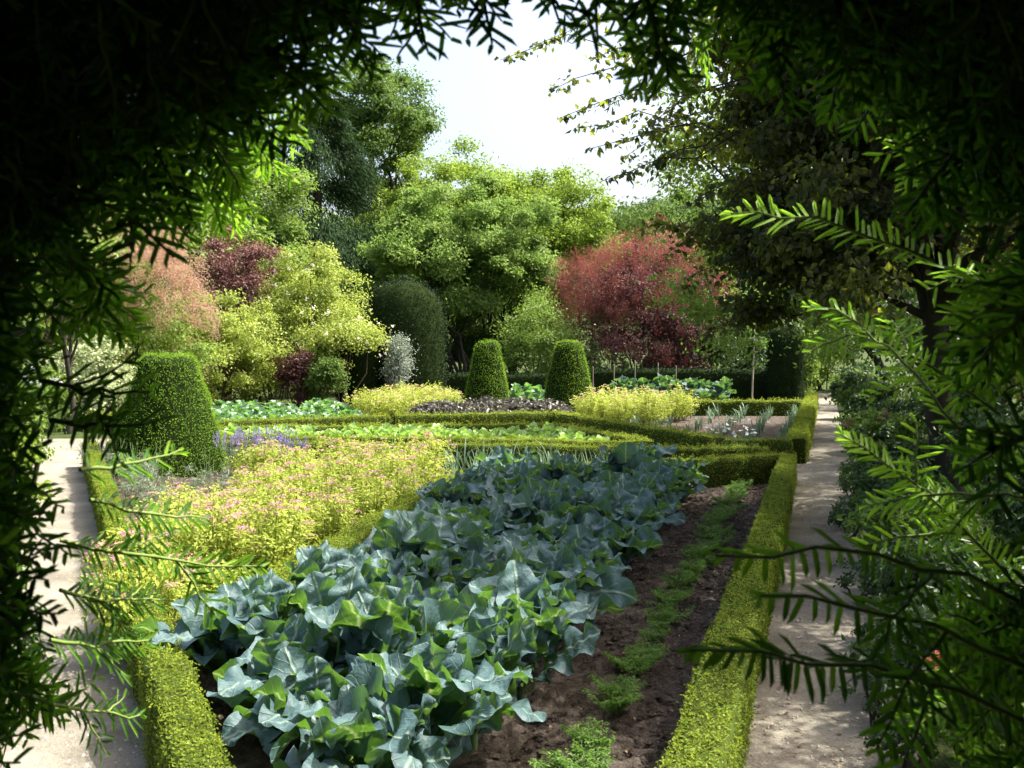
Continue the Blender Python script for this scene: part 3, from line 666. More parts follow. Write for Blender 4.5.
ps = [spiky('lavender', 'purple flowered lavender between the big cone and the straight hedge', 'lavender', GV, 430+i, 34, .48, .26, 'lavleaf', 'lav', .10) for i in range(2)]
place(ps, [(-3.4, 12.5), (-3.15, 12.75), (-2.85, 12.4)], rng, .9, 1.15, group=GV)
GW = 'white flowers at the hedge corner'
def cosmos(seed):
    rng = np.random.RandomState(seed); t = spiky('white_flower_plant', 'airy plant with white flowers at the corner by the straight hedge', 'flower', GW, seed, 16, .58, .22, 'palegreen', None, 0, 420, .05)
    fm = MB()
    for k in range(16):
        c = np.array([*rng.normal(0, .17, 2), .55+rng.normal(0, .06)]); N = unit(rng.normal(0, .5, 3)+[0, -.3, 1]); a = np.arange(6)*1.047
        s = unit(np.cross(N, [1, .2, 0])); q = np.cross(N, s); D = np.cos(a)[:, None]*s+np.sin(a)[:, None]*q
        leaves(fm, rng, np.tile(c, (6, 1)), np.tile(N*4, (6, 1)), .035, .028, 'white', .1, .1, 0, D=D)
    fm.build('blossoms', t); return t
place([cosmos(440), cosmos(441)], [(2.8, 13.1), (3.1, 13.15)], rng, .9, 1.1, group=GW)
GGT = 'grey-green tufts by the left path'
ps = [spiky('lavender', 'unflowered grey-green lavender tuft beside the big cone', 'lavender', GGT, 450, 14, .42, .22, 'lavleaf', None, 0)]
place(ps, [(-5.05, 12.6), (-5.3, 13.1), (-4.9, 12.0), (-5.25, 12.75), (-4.3, 11.5), (-4.6, 11.9), (-3.4, 9.6), (-3.9, 10.2), (-3.2, 10.6), (-4.0, 11.0), (-3.0, 9.0)], rng, .9, 1.2, group=GGT)

# ================================================================== SHRUBS AND TREES BEHIND THE BEDS
def X(px, Y): return (px-512)*Y/F_PX
# left side
shrub('variegated_shrub', 'pale variegated shrub left of the big cone at the end of the left path', 'shrub', (X(92, 20), 20), 2.3, 1.75, 'variegated', (.075, .045), 7000, 501, ncl=40)
shrub('white_flower_shrub', 'small pale shrub with white flowers at the far left edge', 'shrub', (X(48, 19), 19), 1.5, 1.5, 'lightgreen', (.07, .04), 3500, 502, flower=('white', 30, .09, 20))
tree('small_tree', 'thin stemmed small green tree left of the variegated shrub', 'tree', (X(66, 18.5), 18.5), (X(62, 18.5), 18.5, 3.1), (1.1, 1.0, 1.2), 'lightgreen', (.08, .045), 24, 3500, .35, .055, 503, bark='darkbark')
def smoke_bush(label, base, w, h, d, leafmat, plmat, seed, npl, nleaf, pr, leafbias=0.):
    rng = np.random.RandomState(seed); t = thing('smoke_bush', (base[0], base[1], 0), label, 'shrub')
    m = MB(); tips = crown(m, rng, [0, 0, h*.44], [w*.45, d*.45, h*.46], 80, h*.13, nleaf, .09, .065, leafmat, seed, zmin=.15, top=.3, inner=.3)
    sm = MB()
    for i in range(8): tube(sm, curve([*rng.normal(0, .15, 2), -.03], tips[i], .05, rng, 6), np.linspace(.05, .01, 6), 'darkbark', 6)
    P, dd = clump_pts(rng, [0, 0, h*.52], [w*.5, d*.5, h*.52], npl, seed, .75, .75, .22); P[:, 2] = np.maximum(P[:, 2], h*.13+leafbias*h)
    fm = MB(); per = 85; k = np.repeat(np.arange(npl), per); s = pr*rng.uniform(.5, 1.4, npl)
    o = unit(rng.normal(0, 1, (npl*per, 3)))*rng.uniform(.1, 1, (npl*per, 1))**.6
    leaves(fm, rng, P[k]+o*s[k][:, None]*np.array([1, 1, 1.15]), o, .055, .017, plmat, .3, 1, 0, v=np.clip(rng.normal(.5, .28, npl)[k], .05, .95), vs=.22)
    sm.build('stem', t); m.build('foliage', t); fm.build('plumes', t); return t
smoke_bush('tall smoke bush with fluffy beige pink plumes at the left', (X(128, 22), 22), 3.3, 4.0, 2.4, 'lightgreen', 'plume', 504, 640, 9000, .21, .06)
smoke_bush('broad smoke bush with dusky red plumes behind the right cone', (X(640, 31.5), 31.5), 5.4, 5.0, 3.6, 'purple', 'redplume', 505, 760, 26000, .27)
shrub('golden_dogwood', 'bright yellow-green rounded bush right behind the big cone', 'shrub', (X(212, 24.5), 24.5), 3.5, 3.1, 'yellow', (.085, .05), 16000, 506, ncl=80, cr=.36)
shrub('yellow_shrub', 'low yellow-green bush joined to the left of the rounded bush', 'shrub', (X(150, 24), 24), 1.9, 2.3, 'yellow', (.08, .045), 6000, 516, ncl=40)
shrub('barberry_shrub', 'tall purple leaved shrub with green patches above the yellow bush', 'shrub', (X(234, 27.5), 27.5), 3.6, 5.3, 'purple', (.09, .055), 15000, 507, ncl=80, cr=.42)
shrub('rose_shrub', 'large arching yellow-green rose bush with blush flowers', 'shrub', (X(308, 27), 27), 3.6, 4.7, 'yellow', (.085, .05), 19000, 508, ncl=95, cr=.42, flower=('rose', 40, .06, 14))
shrub('arching_rose', 'low spreading rose bush with orange tipped shoots left of the dark columns', 'shrub', (X(345, 25.5), 25.5), 2.3, 3.0, 'yellow', (.075, .045), 8000, 509, ncl=50, zmin=1.75, flower=('rose', 22, .055, 14))
shrub('purple_shrub', 'small dark purple bush below the arching roses', 'shrub', (X(297, 24.9), 24.9), 1.3, 1.8, 'purple', (.07, .045), 2600, 510, ncl=30)
shrub('green_shrub', 'dark green bush between the purple bush and the dark columns', 'shrub', (X(322, 24.8), 24.8), 1.2, 1.5, 'midgreen', (.08, .05), 4500, 511, ncl=30)
shrub('silver_shrub', 'narrow silvery leaved shrub standing before the dark columns', 'shrub', (X(397, 26.6), 26.6), .85, 2.1, 'silver', (.07, .025), 5000, 512, ncl=36)
shrub('pale_shrub', 'light green bush behind and between the two rear cones', 'shrub', (X(540, 31), 31), 3.0, 3.2, 'lightgreen', (.085, .05), 11000, 513, ncl=60)
shrub('green_shrub', 'rounded mid green bush low behind the beige smoke bush', 'shrub', (X(108, 26), 26), 3.0, 2.4, 'midgreen', (.09, .055), 7000, 514, ncl=45)
shrub('yellow_shrub', 'sprawling yellow-green shrub between the rounded yellow bush and the roses', 'shrub', (X(262, 25.8), 25.8), 2.2, 2.9, 'yellow', (.08, .05), 8000, 517, ncl=50)
shrub('green_shrub', 'mid green shrub under the arching roses beside the low column', 'shrub', (X(318, 25.9), 25.9), 1.3, 1.7, 'midgreen', (.08, .05), 4500, 518, ncl=30)
shrub('lilac_shrub', 'tall light green shrub between the purple shrub and the tall conifer', 'shrub', (X(280, 30.5), 30.5), 3.0, 5.6, 'lightgreen', (.10, .06), 14000, 519, ncl=70, cr=.5)
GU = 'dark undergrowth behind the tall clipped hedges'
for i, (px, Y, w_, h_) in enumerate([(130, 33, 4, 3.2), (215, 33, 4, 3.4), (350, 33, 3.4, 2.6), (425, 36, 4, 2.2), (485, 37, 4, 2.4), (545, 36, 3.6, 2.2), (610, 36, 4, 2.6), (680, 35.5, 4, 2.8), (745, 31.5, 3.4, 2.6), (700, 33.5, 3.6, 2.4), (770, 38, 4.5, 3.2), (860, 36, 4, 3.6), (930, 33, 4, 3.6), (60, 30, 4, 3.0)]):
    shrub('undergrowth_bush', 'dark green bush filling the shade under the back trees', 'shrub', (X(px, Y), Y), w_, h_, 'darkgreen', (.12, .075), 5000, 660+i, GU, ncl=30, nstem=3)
# pencil cypress with hanging sprays
def conifer(name, label, base, h, r, mat, seed, nl, leaf, droop, bark='darkbark', zlow=.06, pw=.8):
    rng = np.random.RandomState(seed); t = thing(name, (base[0], base[1], 0), label, 'tree'); m = MB(); sm = MB()
    tube(sm, [(0, 0, -.05), (0, 0, h*.5), (0, 0, h*.97)], [r*.09+.05, r*.05+.03, .015], bark, 8)
    nb = 170; f = rng.uniform(zlow, .98, nb); a = rng.uniform(0, 6.28, nb); rr = r*(1-f**1.4)**pw*rng.uniform(.7, 1.15, nb)+.1
    for k in range(nb):
        tip = np.array([rr[k]*math.cos(a[k]), rr[k]*math.sin(a[k]), h*f[k]-droop*rr[k]]); p = curve((0, 0, h*f[k]), tip, .04, rng, 5, .02)
        if k % 3 == 0: tube(sm, p, np.linspace(.03, .008, 5), bark, 4)
        q = nl//nb; u = rng.uniform(.15, 1.03, q)**.7; P = np.stack([np.interp(u, np.linspace(0, 1, 5), p[:, i]) for i in range(3)], 1)
        P += rng.normal(0, 1, (q, 3))*np.array([.13, .13, .09])*rr[k]+np.array([0, 0, -.12])*rr[k]
        leaves(m, rng, P, np.tile([math.cos(a[k])*.5, math.sin(a[k])*.5, .2], (q, 1)), leaf[0], leaf[1], mat, .5, .6, .6, v=rng.normal(.45, .13), vs=.25, D=np.tile([math.cos(a[k]), math.sin(a[k]), -.4], (q, 1)))
    sm.build('trunk', t); m.build('crown', t); return t
conifer('weeping_cypress', 'slim blue-green cypress with hanging sprays behind the beige smoke bush', (X(152, 29), 29), 6.2, 1.15, 'cypress', 520, 15000, (.16, .04), 1.0)
conifer('spruce_tree', 'tall dark conifer standing behind the rose bush', (X(318, 41), 41), 12.2, 4.4, 'conifer', 521, 60000, (.20, .055), .35, pw=.55)
conifer('spruce_tree', 'shorter dark conifer at the left of the tall conifer', (X(262, 44), 44), 10.8, 3.4, 'conifer', 522, 36000, (.20, .055), .35, pw=.6)
tree('green_tree', 'tall green tree with open crown against the sky beside the dark conifer', 'tree', (X(372, 47), 47), (X(378, 47), 47, 11.2), (3.0, 2.8, 3.8), 'midgreen', (.18, .10), 90, 38000, .9, .28, 523, flat=.55, bark='darkbark')
tree('green_tree', 'light green feathery tree rising behind the purple shrub', 'tree', (X(245, 36), 36), (X(250, 36), 36, 5.6), (2.7, 2.2, 3.1), 'lightgreen', (.15, .08), 60, 20000, .7, .16, 524, bark='darkbark', inner=.35)
tree('layered_tree', 'pale layered many stemmed tree behind the dark columns', 'tree', (X(462, 34), 34), (X(440, 34), 34, 4.2), (3.1, 2.2, 2.8), 'palegreen', (.13, .075), 130, 56000, .55, .07, 525, stems=5, bark='darkbark', flat=.6, up=.3, rnd=.9, inner=.35, zmin=1.5)
tree('layered_tree', 'deeper green layered tree just right of the pale layered one', 'tree', (X(495, 35.5), 35.5), (X(492, 35.5), 35.5, 3.7), (2.5, 2.0, 2.8), 'midgreen', (.13, .075), 100, 40000, .5, .06, 526, stems=4, bark='darkbark', flat=.6, up=.3, rnd=.9, zmin=1.3)
tree('ash_tree', 'bright green tree with wispy top shoots in the middle of the skyline', 'tree', (X(470, 42), 42), (X(468, 42), 42, 6.3), (3.3, 2.5, 3.4), 'brightgreen', (.17, .085), 100, 36000, .7, .15, 527, bark='darkbark', inner=.3, lumpy=.4)
tree('ash_tree', 'bright green bushy tree right of the middle of the skyline', 'tree', (X(560, 43), 43), (X(556, 43), 43, 5.6), (3.2, 2.6, 3.3), 'brightgreen', (.17, .085), 100, 36000, .7, .15, 528, bark='darkbark', inner=.3, lumpy=.35)
tree('green_tree', 'mid green tree behind the top of the red smoke bush', 'tree', (X(615, 46), 46), (X(612, 46), 46, 4.9), (2.7, 2.4, 3.2), 'midgreen', (.17, .09), 80, 28000, .7, .15, 529, bark='darkbark', inner=.3)
tree('ash_tree', 'mid green tree filling the gap between the two bright ash trees', 'tree', (X(515, 47), 47), (X(515, 47), 47, 6.2), (3.0, 2.4, 3.6), 'midgreen', (.17, .09), 80, 28000, .7, .15, 561, bark='darkbark', inner=.3, lumpy=.35)
tree('green_tree', 'fresh green tree behind the left side of the pale layered tree', 'tree', (X(408, 45), 45), (X(408, 45), 45, 5.6), (2.8, 2.4, 3.4), 'brightgreen', (.17, .09), 80, 28000, .7, .15, 562, bark='darkbark', inner=.3)
# filler woodland behind
GF = 'woodland trees along the back of the garden'
rng = np.random.RandomState(81); pro = []
for i in range(3):
    pro.append(tree('woodland_tree', 'broad green woodland tree far behind the garden shrubs', 'tree', (0, 0), (0, 0, 4.6), (3.4, 3.2, 3.9), ['midgreen', 'brightgreen', 'lightgreen'][i], (.24, .13), 60, 17000, .95, .22, 530+i, GF, 'darkbark', inner=.3, zmin=.5))
fs = [(x+rng.normal(0, .8), 54+rng.normal(0, 2)+.02*abs(x)) for x in np.arange(-40, 44, 5.2)]+[(-15, 36), (-19, 31), (-14, 26), (-11.5, 31), (-17, 24)]
for i, (x, y) in enumerate(fs):
    s = rng.uniform(.75, 1.0)
    if -12 < x < -8 and y > 50: s *= 1.15
    if i < 3: pro[i].location = (x, y, 0); pro[i].scale = (s,)*3
    else: dup(pro[i % 3], (x, y, 0), rng.uniform(0, 6.28), s, group=GF)
GHL = 'trees on the far hillside'
pro = [tree('hillside_tree', 'distant tree tinted grey-green for haze on the wooded hillside under the sky', 'tree', (0, 0), (0, 0, 4.6), (3.6, 3.4, 4.2), 'hazegreen', (.42, .26), 40, 5200, 1.1, .25, 540+i, GHL, 'darkbark', inner=.3, zmin=.5) for i in range(3)]
k = 0
for Y in (84, 92, 101, 111, 122):
    for x in np.arange(-30, 62, 6.0):
        px = 512+(x/Y)*1000
        if not (380 < px < 760): continue
        z = 26*max(0, (Y-62)/120)**1.1*(.75+.25*math.sin(x*.02+1))-.6; s = rng.uniform(.7, 1.1)*1.05
        xx = x+rng.normal(0, 1.2); yy = Y+rng.normal(0, 1.5)
        if k < 3: pro[k].location = (xx, yy, z); pro[k].scale = (s,)*3
        else: dup(pro[k % 3], (xx, yy, z), rng.uniform(0, 6.28), s, group=GHL)
        k += 1

# ---- right side: the copper-leaved tree over the path, and what stands behind it
def copper_tree():
    rng = np.random.RandomState(550); b = np.array([3.95, 9.2, 0]); t = thing('copper_tree', b, 'large dark copper leaved tree with a leaning trunk overhanging the right path', 'tree')
    m = MB(); cen = np.array([4.1, 8.5, 4.45])-b
    tips = crown(m, rng, cen, (2.4, 3.2, 3.0), 190, .50, 56000, .082, .052, 'copper', 550, droop=.5, top=.4, inner=.45, lumpy=.2, flat=.7, rnd=.8)
    t2 = crown(m, rng, np.array([3.25, 5.7, 3.9])-b, (1.35, 1.7, 1.25), 52, .34, 15000, .08, .05, 'copper', 553, droop=.5, inner=.3, flat=.6)  # clump out of view, added to the crown to dapple the near path
    t3 = crown(m, rng, np.array([2.9, 9.6, 3.75])-b, (1.0, 1.2, 1.25), 46, .36, 9000, .08, .05, 'copper', 554, droop=.5, inner=.3, flat=.6)
    ex = [crown(m, rng, at(px, py, Y)-b, (.8, .8, .8), 26, .32, 6500, .08, .05, 'copper', 570+i_, droop=.5, inner=.2, flat=.6) for i_, (px, py, Y) in enumerate([(800, 262, 9.0), (840, 240, 9.0), (830, 130, 9.0), (790, 50, 9.2)])]
    tips = np.concatenate([tips, t2, t3]+ex)
    sm = MB(); tr = curve((.25, 0, -.05), (-.35, .1, 4.6), 0, rng, 8, .012); tube(sm, tr, np.linspace(.15, .07, 8), 'darkbark', 10)
    for i in rng.choice(len(tips), 60, replace=False):
        s = tr[rng.randint(3, 8)]; tube(sm, curve(s, tips[i], .06, rng, 7, .05), np.linspace(.045, .006, 7), 'darkbark', 5)
    # thin outer shoots reaching over the beds against the sky
    ends = [(560, 118, 8.6), (548, 92, 9.2), (585, 150, 8.4), (600, 182, 8.8), (610, 105, 9.4), (625, 70, 9.0), (640, 130, 8.2), (590, 60, 9.6), (655, 165, 8.7), (575, 128, 9.8),
            (500, 60, 9.5), (640, 230, 9.2), (665, 255, 9.0), (680, 290, 9.2), (705, 330, 9.4), (650, 40, 8.6), (690, 205, 8.2), (620, 160, 9.6), (535, 45, 9.0)]
    for (px, py, Y) in ends:
        e = at(px, py, Y)-b; s = np.array([rng.uniform(-1.6, -.6), rng.normal(.1, .5), max(e[2]+rng.uniform(-.1, .9), 1.9)]); p = curve(s, e, .05, rng, 8, .025)
        tube(sm, p, np.linspace(.012, .0025, 8), 'darkbark', 4)
        q = 150; u = rng.uniform(.15, 1.0, q); P = np.stack([np.interp(u, np.linspace(0, 1, 8), p[:, i]) for i in range(3)], 1)
        o = rng.normal(0, 1, (q, 3)); P2 = P+unit(o)*rng.uniform(0, 1, (q, 1))*(.30*(1.15-u))[:, None]
        leaves(m, rng, P2, o*.3, .078, .046, 'copper', .5, .6, .7, vs=.3)
    sm.build('trunk', t); m.build('crown', t)
copper_tree()
tree('added_green_tree', 'added yellow-green tree imitating backlit leaves at the left edge of the copper leaved tree', 'tree', (7.6, 17.4), (5.0, 17.2, 4.3), (2.7, 2.0, 2.9), 'lightgreen', (.10, .065), 90, 30000, .55, .13, 551, bark='darkbark', inner=.35)  # added tree, stands in for sun shining through the copper leaves
tree('hedgerow_tree', 'dark green tree filling the shade right of the far path', 'tree', (9.4, 19.5), (8.9, 19.3, 4.0), (2.6, 2.6, 3.9), 'darkgreen', (.12, .075), 80, 19000, .65, .16, 552, bark='darkbark', zmin=.5)
tree('hedgerow_tree', 'tall shadowy tree behind the copper leaved tree at upper right', 'tree', (7.6, 14.2), (7.1, 14, 4.6), (2.3, 2.2, 3.9), 'darkgreen', (.11, .07), 80, 19000, .6, .16, 553, bark='darkbark', zmin=1.5)
tree('hedgerow_tree', 'shadowy tree close on the right above the border plants', 'tree', (6.0, 9.6), (6.3, 9.6, 4.2), (1.8, 2.4, 3.6), 'darkgreen', (.10, .065), 60, 15000, .55, .14, 554, bark='darkbark', zmin=.9)
tree('hedgerow_tree', 'dark tree behind the red smoke bush and square shouldered column', 'tree', (X(740, 34), 34), (X(735, 34), 34, 4.2), (3.2, 2.4, 3.8), 'midgreen', (.15, .09), 70, 19000, .7, .16, 555, bark='darkbark', zmin=.5)
tree('hedgerow_tree', 'leafy tree arching over the far end of the right path', 'tree', (12.2, 33), (11.6, 33.5, 5.0), (2.6, 2.2, 3.6), 'midgreen', (.15, .09), 60, 14000, .7, .16, 556, bark='darkbark', zmin=2.2)
tree('hedgerow_tree', 'dark tree right of the path end behind the border', 'tree', (12.8, 26.5), (12.3, 26.5, 3.6), (2.8, 2.6, 3.7), 'darkgreen', (.14, .085), 70, 17000, .65, .16, 557, bark='darkbark', zmin=.4)
shrub('green_shrub', 'sunlit bright green bush closing the end of the right path', 'shrub', (X(820, 37), 37), 2.6, 2.6, 'brightgreen', (.10, .05), 9000, 558, ncl=45)
shrub('green_shrub', 'leafy shrub left of the path end beside the dark column', 'shrub', (X(806, 30.5), 30.5), 1.0, 2.2, 'lightgreen', (.09, .05), 4500, 559, ncl=30)
# young tree on a pale stake
def sapling():
    rng = np.random.RandomState(560); b = (X(752, 24.5), 24.5, 0); t = thing('sapling', b, 'young tree with a thin pale stem before the dark column', 'tree'); m = MB(); sm = MB()
    tube(sm, [(0, 0, -.02), (.02, 0, .8), (.05, 0, 1.6), (.02, 0, 2.6)], [.022, .02, .018, .008], 'palewood', 7)
    crown(m, rng, [0, 0, 2.5], [.75, .7, .9], 24, .3, 1500, .09, .05, 'midgreen', 560, inner=.2); sm.build('trunk', t); m.build('crown', t)
sapling()
for i, px in enumerate((593, 614, 635, 658, 676)):
    mb = MB(); h = (1.05, 1.12, 1.22, 1.16, 1.08)[i]; tube(mb, [(0, 0, -.05), (0, 0, h-.04), (0, 0, h), (0, 0, h+.002)], [.018, .018, .011, .001], 'greywood', 6)
    o = mb.build('wooden_stake'); o.location = (X(px, 27.8), 27.8, 0)
    tag(o, 'thin pale wooden stake in the cabbage bed before the tall dark hedge', 'stake', 'wooden stakes in the back bed')
# ---- border right of the right path
GR = 'leafy plants in the shaded right border'
def border(Y, off): return (1.455+.318*(Y-3.9)+off*.88, Y)
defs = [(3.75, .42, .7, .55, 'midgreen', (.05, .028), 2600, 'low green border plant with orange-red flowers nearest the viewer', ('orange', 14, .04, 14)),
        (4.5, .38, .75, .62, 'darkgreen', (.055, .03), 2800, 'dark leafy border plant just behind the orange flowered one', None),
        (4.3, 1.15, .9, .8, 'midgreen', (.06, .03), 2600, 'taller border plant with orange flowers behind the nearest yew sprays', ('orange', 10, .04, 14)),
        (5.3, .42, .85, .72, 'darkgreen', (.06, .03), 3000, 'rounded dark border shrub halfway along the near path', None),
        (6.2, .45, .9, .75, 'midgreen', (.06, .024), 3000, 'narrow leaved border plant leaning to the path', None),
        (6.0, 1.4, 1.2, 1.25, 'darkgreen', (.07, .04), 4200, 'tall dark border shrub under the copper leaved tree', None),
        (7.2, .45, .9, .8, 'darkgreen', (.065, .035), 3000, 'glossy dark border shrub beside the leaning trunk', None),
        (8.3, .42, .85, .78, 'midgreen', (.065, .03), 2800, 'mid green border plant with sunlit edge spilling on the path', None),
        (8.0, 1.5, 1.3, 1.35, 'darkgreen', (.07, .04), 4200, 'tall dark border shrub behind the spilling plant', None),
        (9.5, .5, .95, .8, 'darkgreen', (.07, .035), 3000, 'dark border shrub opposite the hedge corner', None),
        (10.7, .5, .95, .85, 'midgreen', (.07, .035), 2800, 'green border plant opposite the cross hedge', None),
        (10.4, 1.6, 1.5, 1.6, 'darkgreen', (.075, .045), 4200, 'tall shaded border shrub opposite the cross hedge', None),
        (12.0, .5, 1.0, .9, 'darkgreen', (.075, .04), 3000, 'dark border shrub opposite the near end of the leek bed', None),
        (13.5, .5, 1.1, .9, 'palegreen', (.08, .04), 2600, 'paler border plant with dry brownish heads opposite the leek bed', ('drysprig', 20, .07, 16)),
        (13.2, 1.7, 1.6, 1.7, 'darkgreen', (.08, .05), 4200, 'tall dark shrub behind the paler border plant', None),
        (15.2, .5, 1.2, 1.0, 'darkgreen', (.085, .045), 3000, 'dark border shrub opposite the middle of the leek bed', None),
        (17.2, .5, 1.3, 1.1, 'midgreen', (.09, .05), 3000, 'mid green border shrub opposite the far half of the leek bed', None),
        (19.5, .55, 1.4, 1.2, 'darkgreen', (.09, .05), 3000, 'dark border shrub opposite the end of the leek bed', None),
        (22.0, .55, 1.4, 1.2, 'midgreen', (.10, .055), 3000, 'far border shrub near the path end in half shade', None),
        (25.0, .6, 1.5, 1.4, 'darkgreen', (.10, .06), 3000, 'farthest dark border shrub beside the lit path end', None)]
for i, (Y, off, w, h, mat, lf, nl, lab, fl) in enumerate(defs):
    shrub('border_shrub', lab, 'shrub', border(Y, off), w, h, mat, lf, nl, 600+i, GR, ncl=26, flower=fl, up=.4)
GE = 'low plants spilling over the right path edge'
e0 = [shrub('edging_plant', 'low leafy green plant spilling onto the right edge of the gravel path', 'plant', (0, 0), .34, .24, ['midgreen', 'darkgreen', 'darkgreen'][i], (.032, .018), 420, 680+i, GE, ncl=14, nstem=3, zmin=.02) for i in range(3)]  # dark leaf colours stand in for shade along the path edge
rng = np.random.RandomState(83)
es = [(border(Y, .06)[0]+rng.normal(0, .05), Y+rng.normal(0, .08)) for Y in np.arange(3.3, 12.5, .42)]
place(e0, es, rng, .6, 1.25, group=GE, z=0)
# greenery left of the left path
for i, (px, Y, w, h, mat, lab) in enumerate([(8, 6.0, .9, .8, 'midgreen', 'low green bush left of the near left path'), (15, 8.5, 1.1, 1.0, 'brightgreen', 'bright green bush halfway along the left path'),
                                            (28, 12.0, 1.2, 1.1, 'lightgreen', 'light green bush near the far end of the left path'), (40, 16.5, 1.3, 1.2, 'midgreen', 'green bush behind the far end of the left path')]):
    shrub('path_shrub', lab, 'shrub', (X(px, Y)-.25, Y), w, h, mat, (.06, .032), 3200, 640+i, 'bushes left of the left path', ncl=28)

# ================================================================== YEW HEDGE WITH THE OPENING, close round the viewer
RIM = np.array([(10, 1000), (22, 860), (32, 768), (42, 690), (50, 600), (66, 510), (84, 430), (108, 335), (150, 245), (208, 180), (275, 140), (312, 84), (360, 36), (412, -18), (480, -40), (540, -50), (600, -36),
                (650, 22), (712, 36), (800, 72), (880, 125), (930, 205), (968, 300), (990, 400), (988, 480), (975, 560), (970, 650), (982, 768), (965, 860), (970, 1000)], float)
seg = np.linalg.norm(np.diff(RIM, axis=0), axis=1); cum = np.concatenate([[0], np.cumsum(seg)])
def rim(s):
    p = np.array([np.interp(s, cum, RIM[:, 0]), np.interp(s, cum, RIM[:, 1])]); q = np.array([np.interp(s+25, cum, RIM[:, 0]), np.interp(s+25, cum, RIM[:, 1])])
    r = np.array([np.interp(s-25, cum, RIM[:, 0]), np.interp(s-25, cum, RIM[:, 1])]); t = q-r; t /= np.linalg.norm(t)
    n = np.array([t[1], -t[0]])                       # outward in picture terms (y down): rim runs left-up-right
    if np.dot(n, p-np.array([512, 500])) < 0: n = -n
    return p, n
def needles(nm, rng, p, N, L0, v, spacing=.0044, start=.04, nd=.3, drop=.07):
    """two ranks of flat needles along a shoot"""
    d = np.diff(p, axis=0); sl = np.linalg.norm(d, axis=1); cl = np.concatenate([[0], np.cumsum(sl)]); L = cl[-1]
    L0 = L0*rng.uniform(.78, 1.1); n = max(4, int(L*(1-start)/(spacing*rng.uniform(.85, 1.3)))); s = np.linspace(L*start, L, n)+rng.normal(0, .0008, n); s = np.clip(s, 0, L)
    v = v+rng.normal(0, .06)
    P = np.stack([np.interp(s, cl, p[:, i]) for i in range(3)], 1); T = unit(np.stack([np.interp(s, cl[:-1]+sl/2, d[:, i]/sl) for i in range(3)], 1))
    sg = np.where(np.arange(n) % 2 == 0, 1., -1.); S = unit(np.cross(T, N))*sg[:, None]; u = s/L
    a = np.radians(64-30*u**4+rng.normal(0, 7, n)); N2 = unit(np.cross(S*sg[:, None], T))
    D = unit(T*np.cos(a)[:, None]+S*np.sin(a)[:, None]+N2*rng.normal(.08, .2, (n, 1))+np.array([0, 0, -nd])*rng.uniform(.4, 1, (n, 1)))
    l = (L0*rng.uniform(.8, 1.12, n)*(1-.55*np.clip((u-.75)/.25, 0, 1)**2)*(.65+.35*np.clip(u*6, 0, 1)))[:, None]; w = .0017
    B = unit(np.cross(D, N2+rng.normal(0, .25, (n, 3)))); Z = np.cross(B, D)*.0016
    V = np.stack([P, P+D*l*.12+B*w, P+D*l*.75+B*w*.95+Z, P+D*l, P+D*l*.75-B*w*.95+Z, P+D*l*.12-B*w], 1).reshape(-1, 3)
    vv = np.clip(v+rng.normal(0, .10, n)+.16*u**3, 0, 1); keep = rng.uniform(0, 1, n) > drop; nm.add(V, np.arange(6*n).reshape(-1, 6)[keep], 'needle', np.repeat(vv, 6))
def frond(nm, tm, rng, base, d, N, L, v, nside=8, nd=.3, sag=-.05, n0=.0205, r0=.0022, tmat='yewtwig'):
    d = unit(np.asarray(d, float)); N = unit(N-d*np.dot(N, d)); e = base+d*L
    p = curve(base, e, sag, rng, 8, .012); tube(tm, p, np.linspace(r0, .0009, 8), tmat, 5)
    needles(nm, rng, p, N, n0, v, spacing=.0036 if tmat == 'shoottwig' or nd > .5 else .0044, nd=nd, drop=.03 if nd > .5 else .07)
    S = np.cross(d, N)
    for k in range(nside):
        f = (k+.8)/(nside+1)*.85+.05; b = np.array([np.interp(f, np.linspace(0, 1, 8), p[:, i]) for i in range(3)])
        sd = unit(d*.75+S*(1 if k % 2 else -1)*rng.uniform(.5, .95)+N*rng.normal(0, .2)+np.array([0, 0, -.25]))
        l = L*(.52-.32*f)*rng.uniform(.7, 1.2); q = curve(b, b+sd*l, sag, rng, 6, .015); tube(tm, q, np.linspace(.0014, .0007, 6), tmat, 4)
        needles(nm, rng, q, N+rng.normal(0, .15, 3), n0*.92, v, nd=nd)
